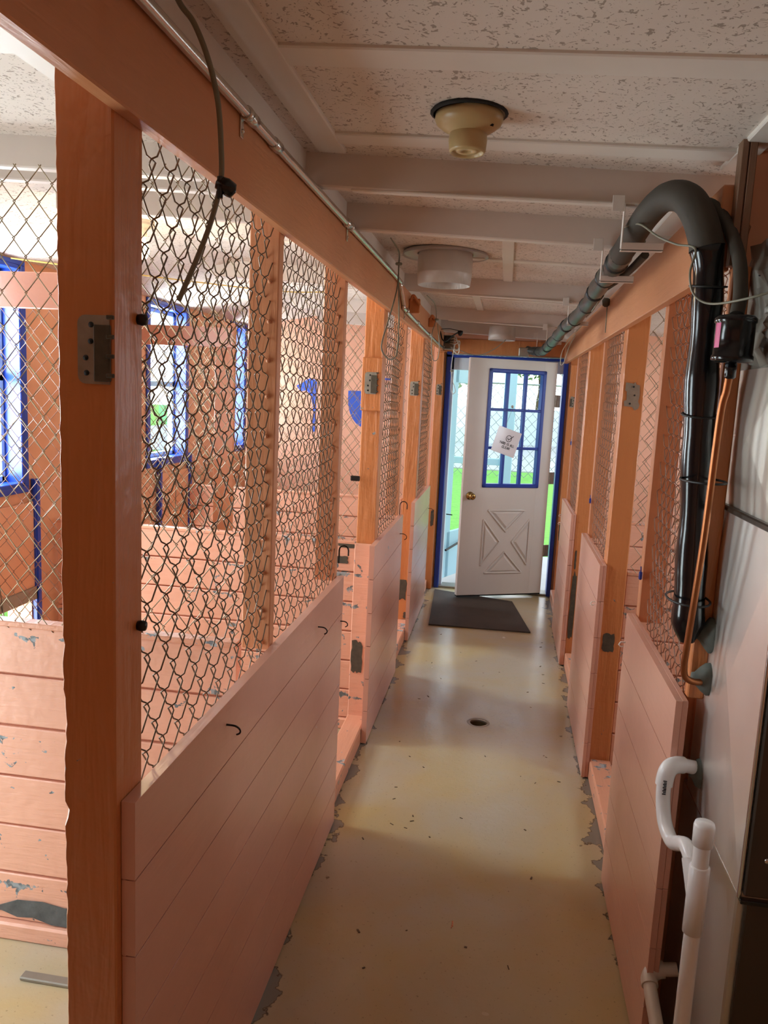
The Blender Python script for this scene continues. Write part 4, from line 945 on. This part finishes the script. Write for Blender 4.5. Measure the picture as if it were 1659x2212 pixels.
mb=MB(); mb.prism([(hx0-.6,hy0-.6,2.7),(hx1+.5,hy0-.6,2.7),(hx1+.5,hy0+3,4.6),(hx0-.6,hy0+3,4.6)],(0,0,.12)); mb.prism([(hx0-.6,hy0+6.6,2.7),(hx1+.5,hy0+6.6,2.7),(hx1+.5,hy0+3,4.6),(hx0-.6,hy0+3,4.6)],(0,0,.12)); mb.build('roof',M['roof'],t)
def tree(x,y,h,r,label,seed):
    rnd=random.Random(seed); t=thing('yard_tree',label,'tree',(x,y,-.1),'trees behind the yard')
    mb=MB(); mb.tube(cr([(x,y,-.1),(x+.1,y,h*.35),(x-.05,y,h*.7)],6),[.16]*6+[.1]*7,10) ; mb.build('trunk',M['bark'],t)
    mb=MB()
    for k in range(1500):
        a=rnd.uniform(0,2*PI); b=math.acos(rnd.uniform(-1,1)); q=r*rnd.uniform(.35,1)**.5
        c=Vector((x+q*math.sin(b)*math.cos(a),y+q*math.sin(b)*math.sin(a),h*.72+q*.8*math.cos(b)))
        s=rnd.uniform(.08,.17); u=Vector([rnd.uniform(-1,1) for _ in range(3)]).normalized(); v=u.orthogonal().normalized()
        mb.add([c-u*s,c-v*s*.5,c+u*s,c+v*s*.5],[(0,1,2,3)])
    mb.build('foliage',M['leaf'],t,fix=False)
tree(-2.6,34,5.2,2.2,'leafy green tree left beyond the yard fence',3); tree(1.4,37,5.8,2.1,'leafy green tree behind the middle of the yard fence',4)
mb=MB(); mb.box((-8,31,-.069),(12,31.2,1.3)); o=mb.build('garden_wall',M['extwhite'],loc=(0,31,-.1)); tag(o,'low white wall beyond the yard fence','wall')
# outdoors on the left: pale wall added as a bounce so windows read bright
mb=MB(); mb.box((-9.2,-6,-.099),(-9,14,3.0)); o=mb.build('bounce_wall',M['extwhite'],loc=(-9,4,-.1)); tag(o,'pale bounce wall added outside the left windows','wall')
# ------------------------------------------------------------------ light
w=bpy.data.worlds.new('sky'); S.world=w; w.use_nodes=True; nt=w.node_tree; nt.nodes.clear()
ow=N(nt,'ShaderNodeOutputWorld'); bg=N(nt,'ShaderNodeBackground'); L(nt,bg.outputs[0],ow.inputs[0])
tc=N(nt,'ShaderNodeTexCoord'); sp_=N(nt,'ShaderNodeSeparateXYZ'); L(nt,tc.outputs['Generated'],sp_.inputs[0])
k=step(nt,sp_.outputs[2],0,.7); L(nt,mixc(nt,k,(.95,.97,1.0),(.72,.86,1.0)),bg.inputs[0]); bg.inputs[1].default_value=SKY=2.0; DL=22.0
def daylight(name,loc,rot,sx_,sy_,rad,col=(.93,.97,1.0)):
    l=bpy.data.lights.new(name,'AREA'); l.shape='RECTANGLE'; l.size=sx_; l.size_y=sy_; l.energy=rad*sx_*sy_*PI; l.color=col
    o=bpy.data.objects.new(name,l); COL.objects.link(o); o.location=loc; o.rotation_euler=rot
for i,(a,b) in enumerate(LW):
    za,zb=(WZ0,WZ1) if i else (.10,1.95)
    daylight('window_daylight',(XLW-.135,(a+b)/2,(za+zb)/2),(0,-PI/2,0),zb-za,b-a,DL*(1 if i else .48))  # first lamp is added fill for the near left partition
for i,(a,b) in enumerate(RW): daylight('window_daylight',(XRW+.135,(a+b)/2,(WZ0+WZ1-.1)/2),(0,PI/2,0),WZ1-WZ0-.1,b-a,DL*.4)
for a,b in ((2.95,3.48),(4.92,5.38)): daylight('window_daylight',(XLW-.135,(a+b)/2,.34),(0,-PI/2,0),.46,b-a,DL*.4)
l=bpy.data.lights.new('bulb_light','POINT'); l.energy=5; l.color=(1,.74,.42); l.shadow_soft_size=.03
o=bpy.data.objects.new('bulb_light',l); COL.objects.link(o); o.location=(bp[0],bp[1],bp[2]-.07)
# ------------------------------------------------------------------ camera
yaw,pitch,roll,F=0.14605598,0.14975408,-0.04786251,1700.0
f=Vector((-math.sin(yaw)*math.cos(pitch),math.cos(yaw)*math.cos(pitch),-math.sin(pitch))); r=Vector((math.cos(yaw),math.sin(yaw),0)); d=f.cross(r)
r2=r*math.cos(roll)+d*math.sin(roll); d2=-r*math.sin(roll)+d*math.cos(roll)
cam=bpy.data.cameras.new('camera'); co=bpy.data.objects.new('camera',cam); COL.objects.link(co)
R=Matrix((r2,-d2,-f)).transposed().to_4x4(); co.matrix_world=Matrix.Translation((0,0,H))@R
cam.sensor_fit='VERTICAL'; cam.sensor_height=36; cam.lens=F/2212*36; cam.clip_start=.02
S.camera=co
S.view_settings.view_transform='Standard'; S.view_settings.look='None'; S.view_settings.gamma=1; S.view_settings.use_curve_mapping=False
S.view_settings.exposure=0.5
S.cycles.use_denoising=True; S.cycles.max_bounces=8; S.cycles.diffuse_bounces=5; S.cycles.use_adaptive_sampling=True; S.cycles.adaptive_threshold=.05; S.cycles.transparent_max_bounces=16; S.cycles.sample_clamp_indirect=8
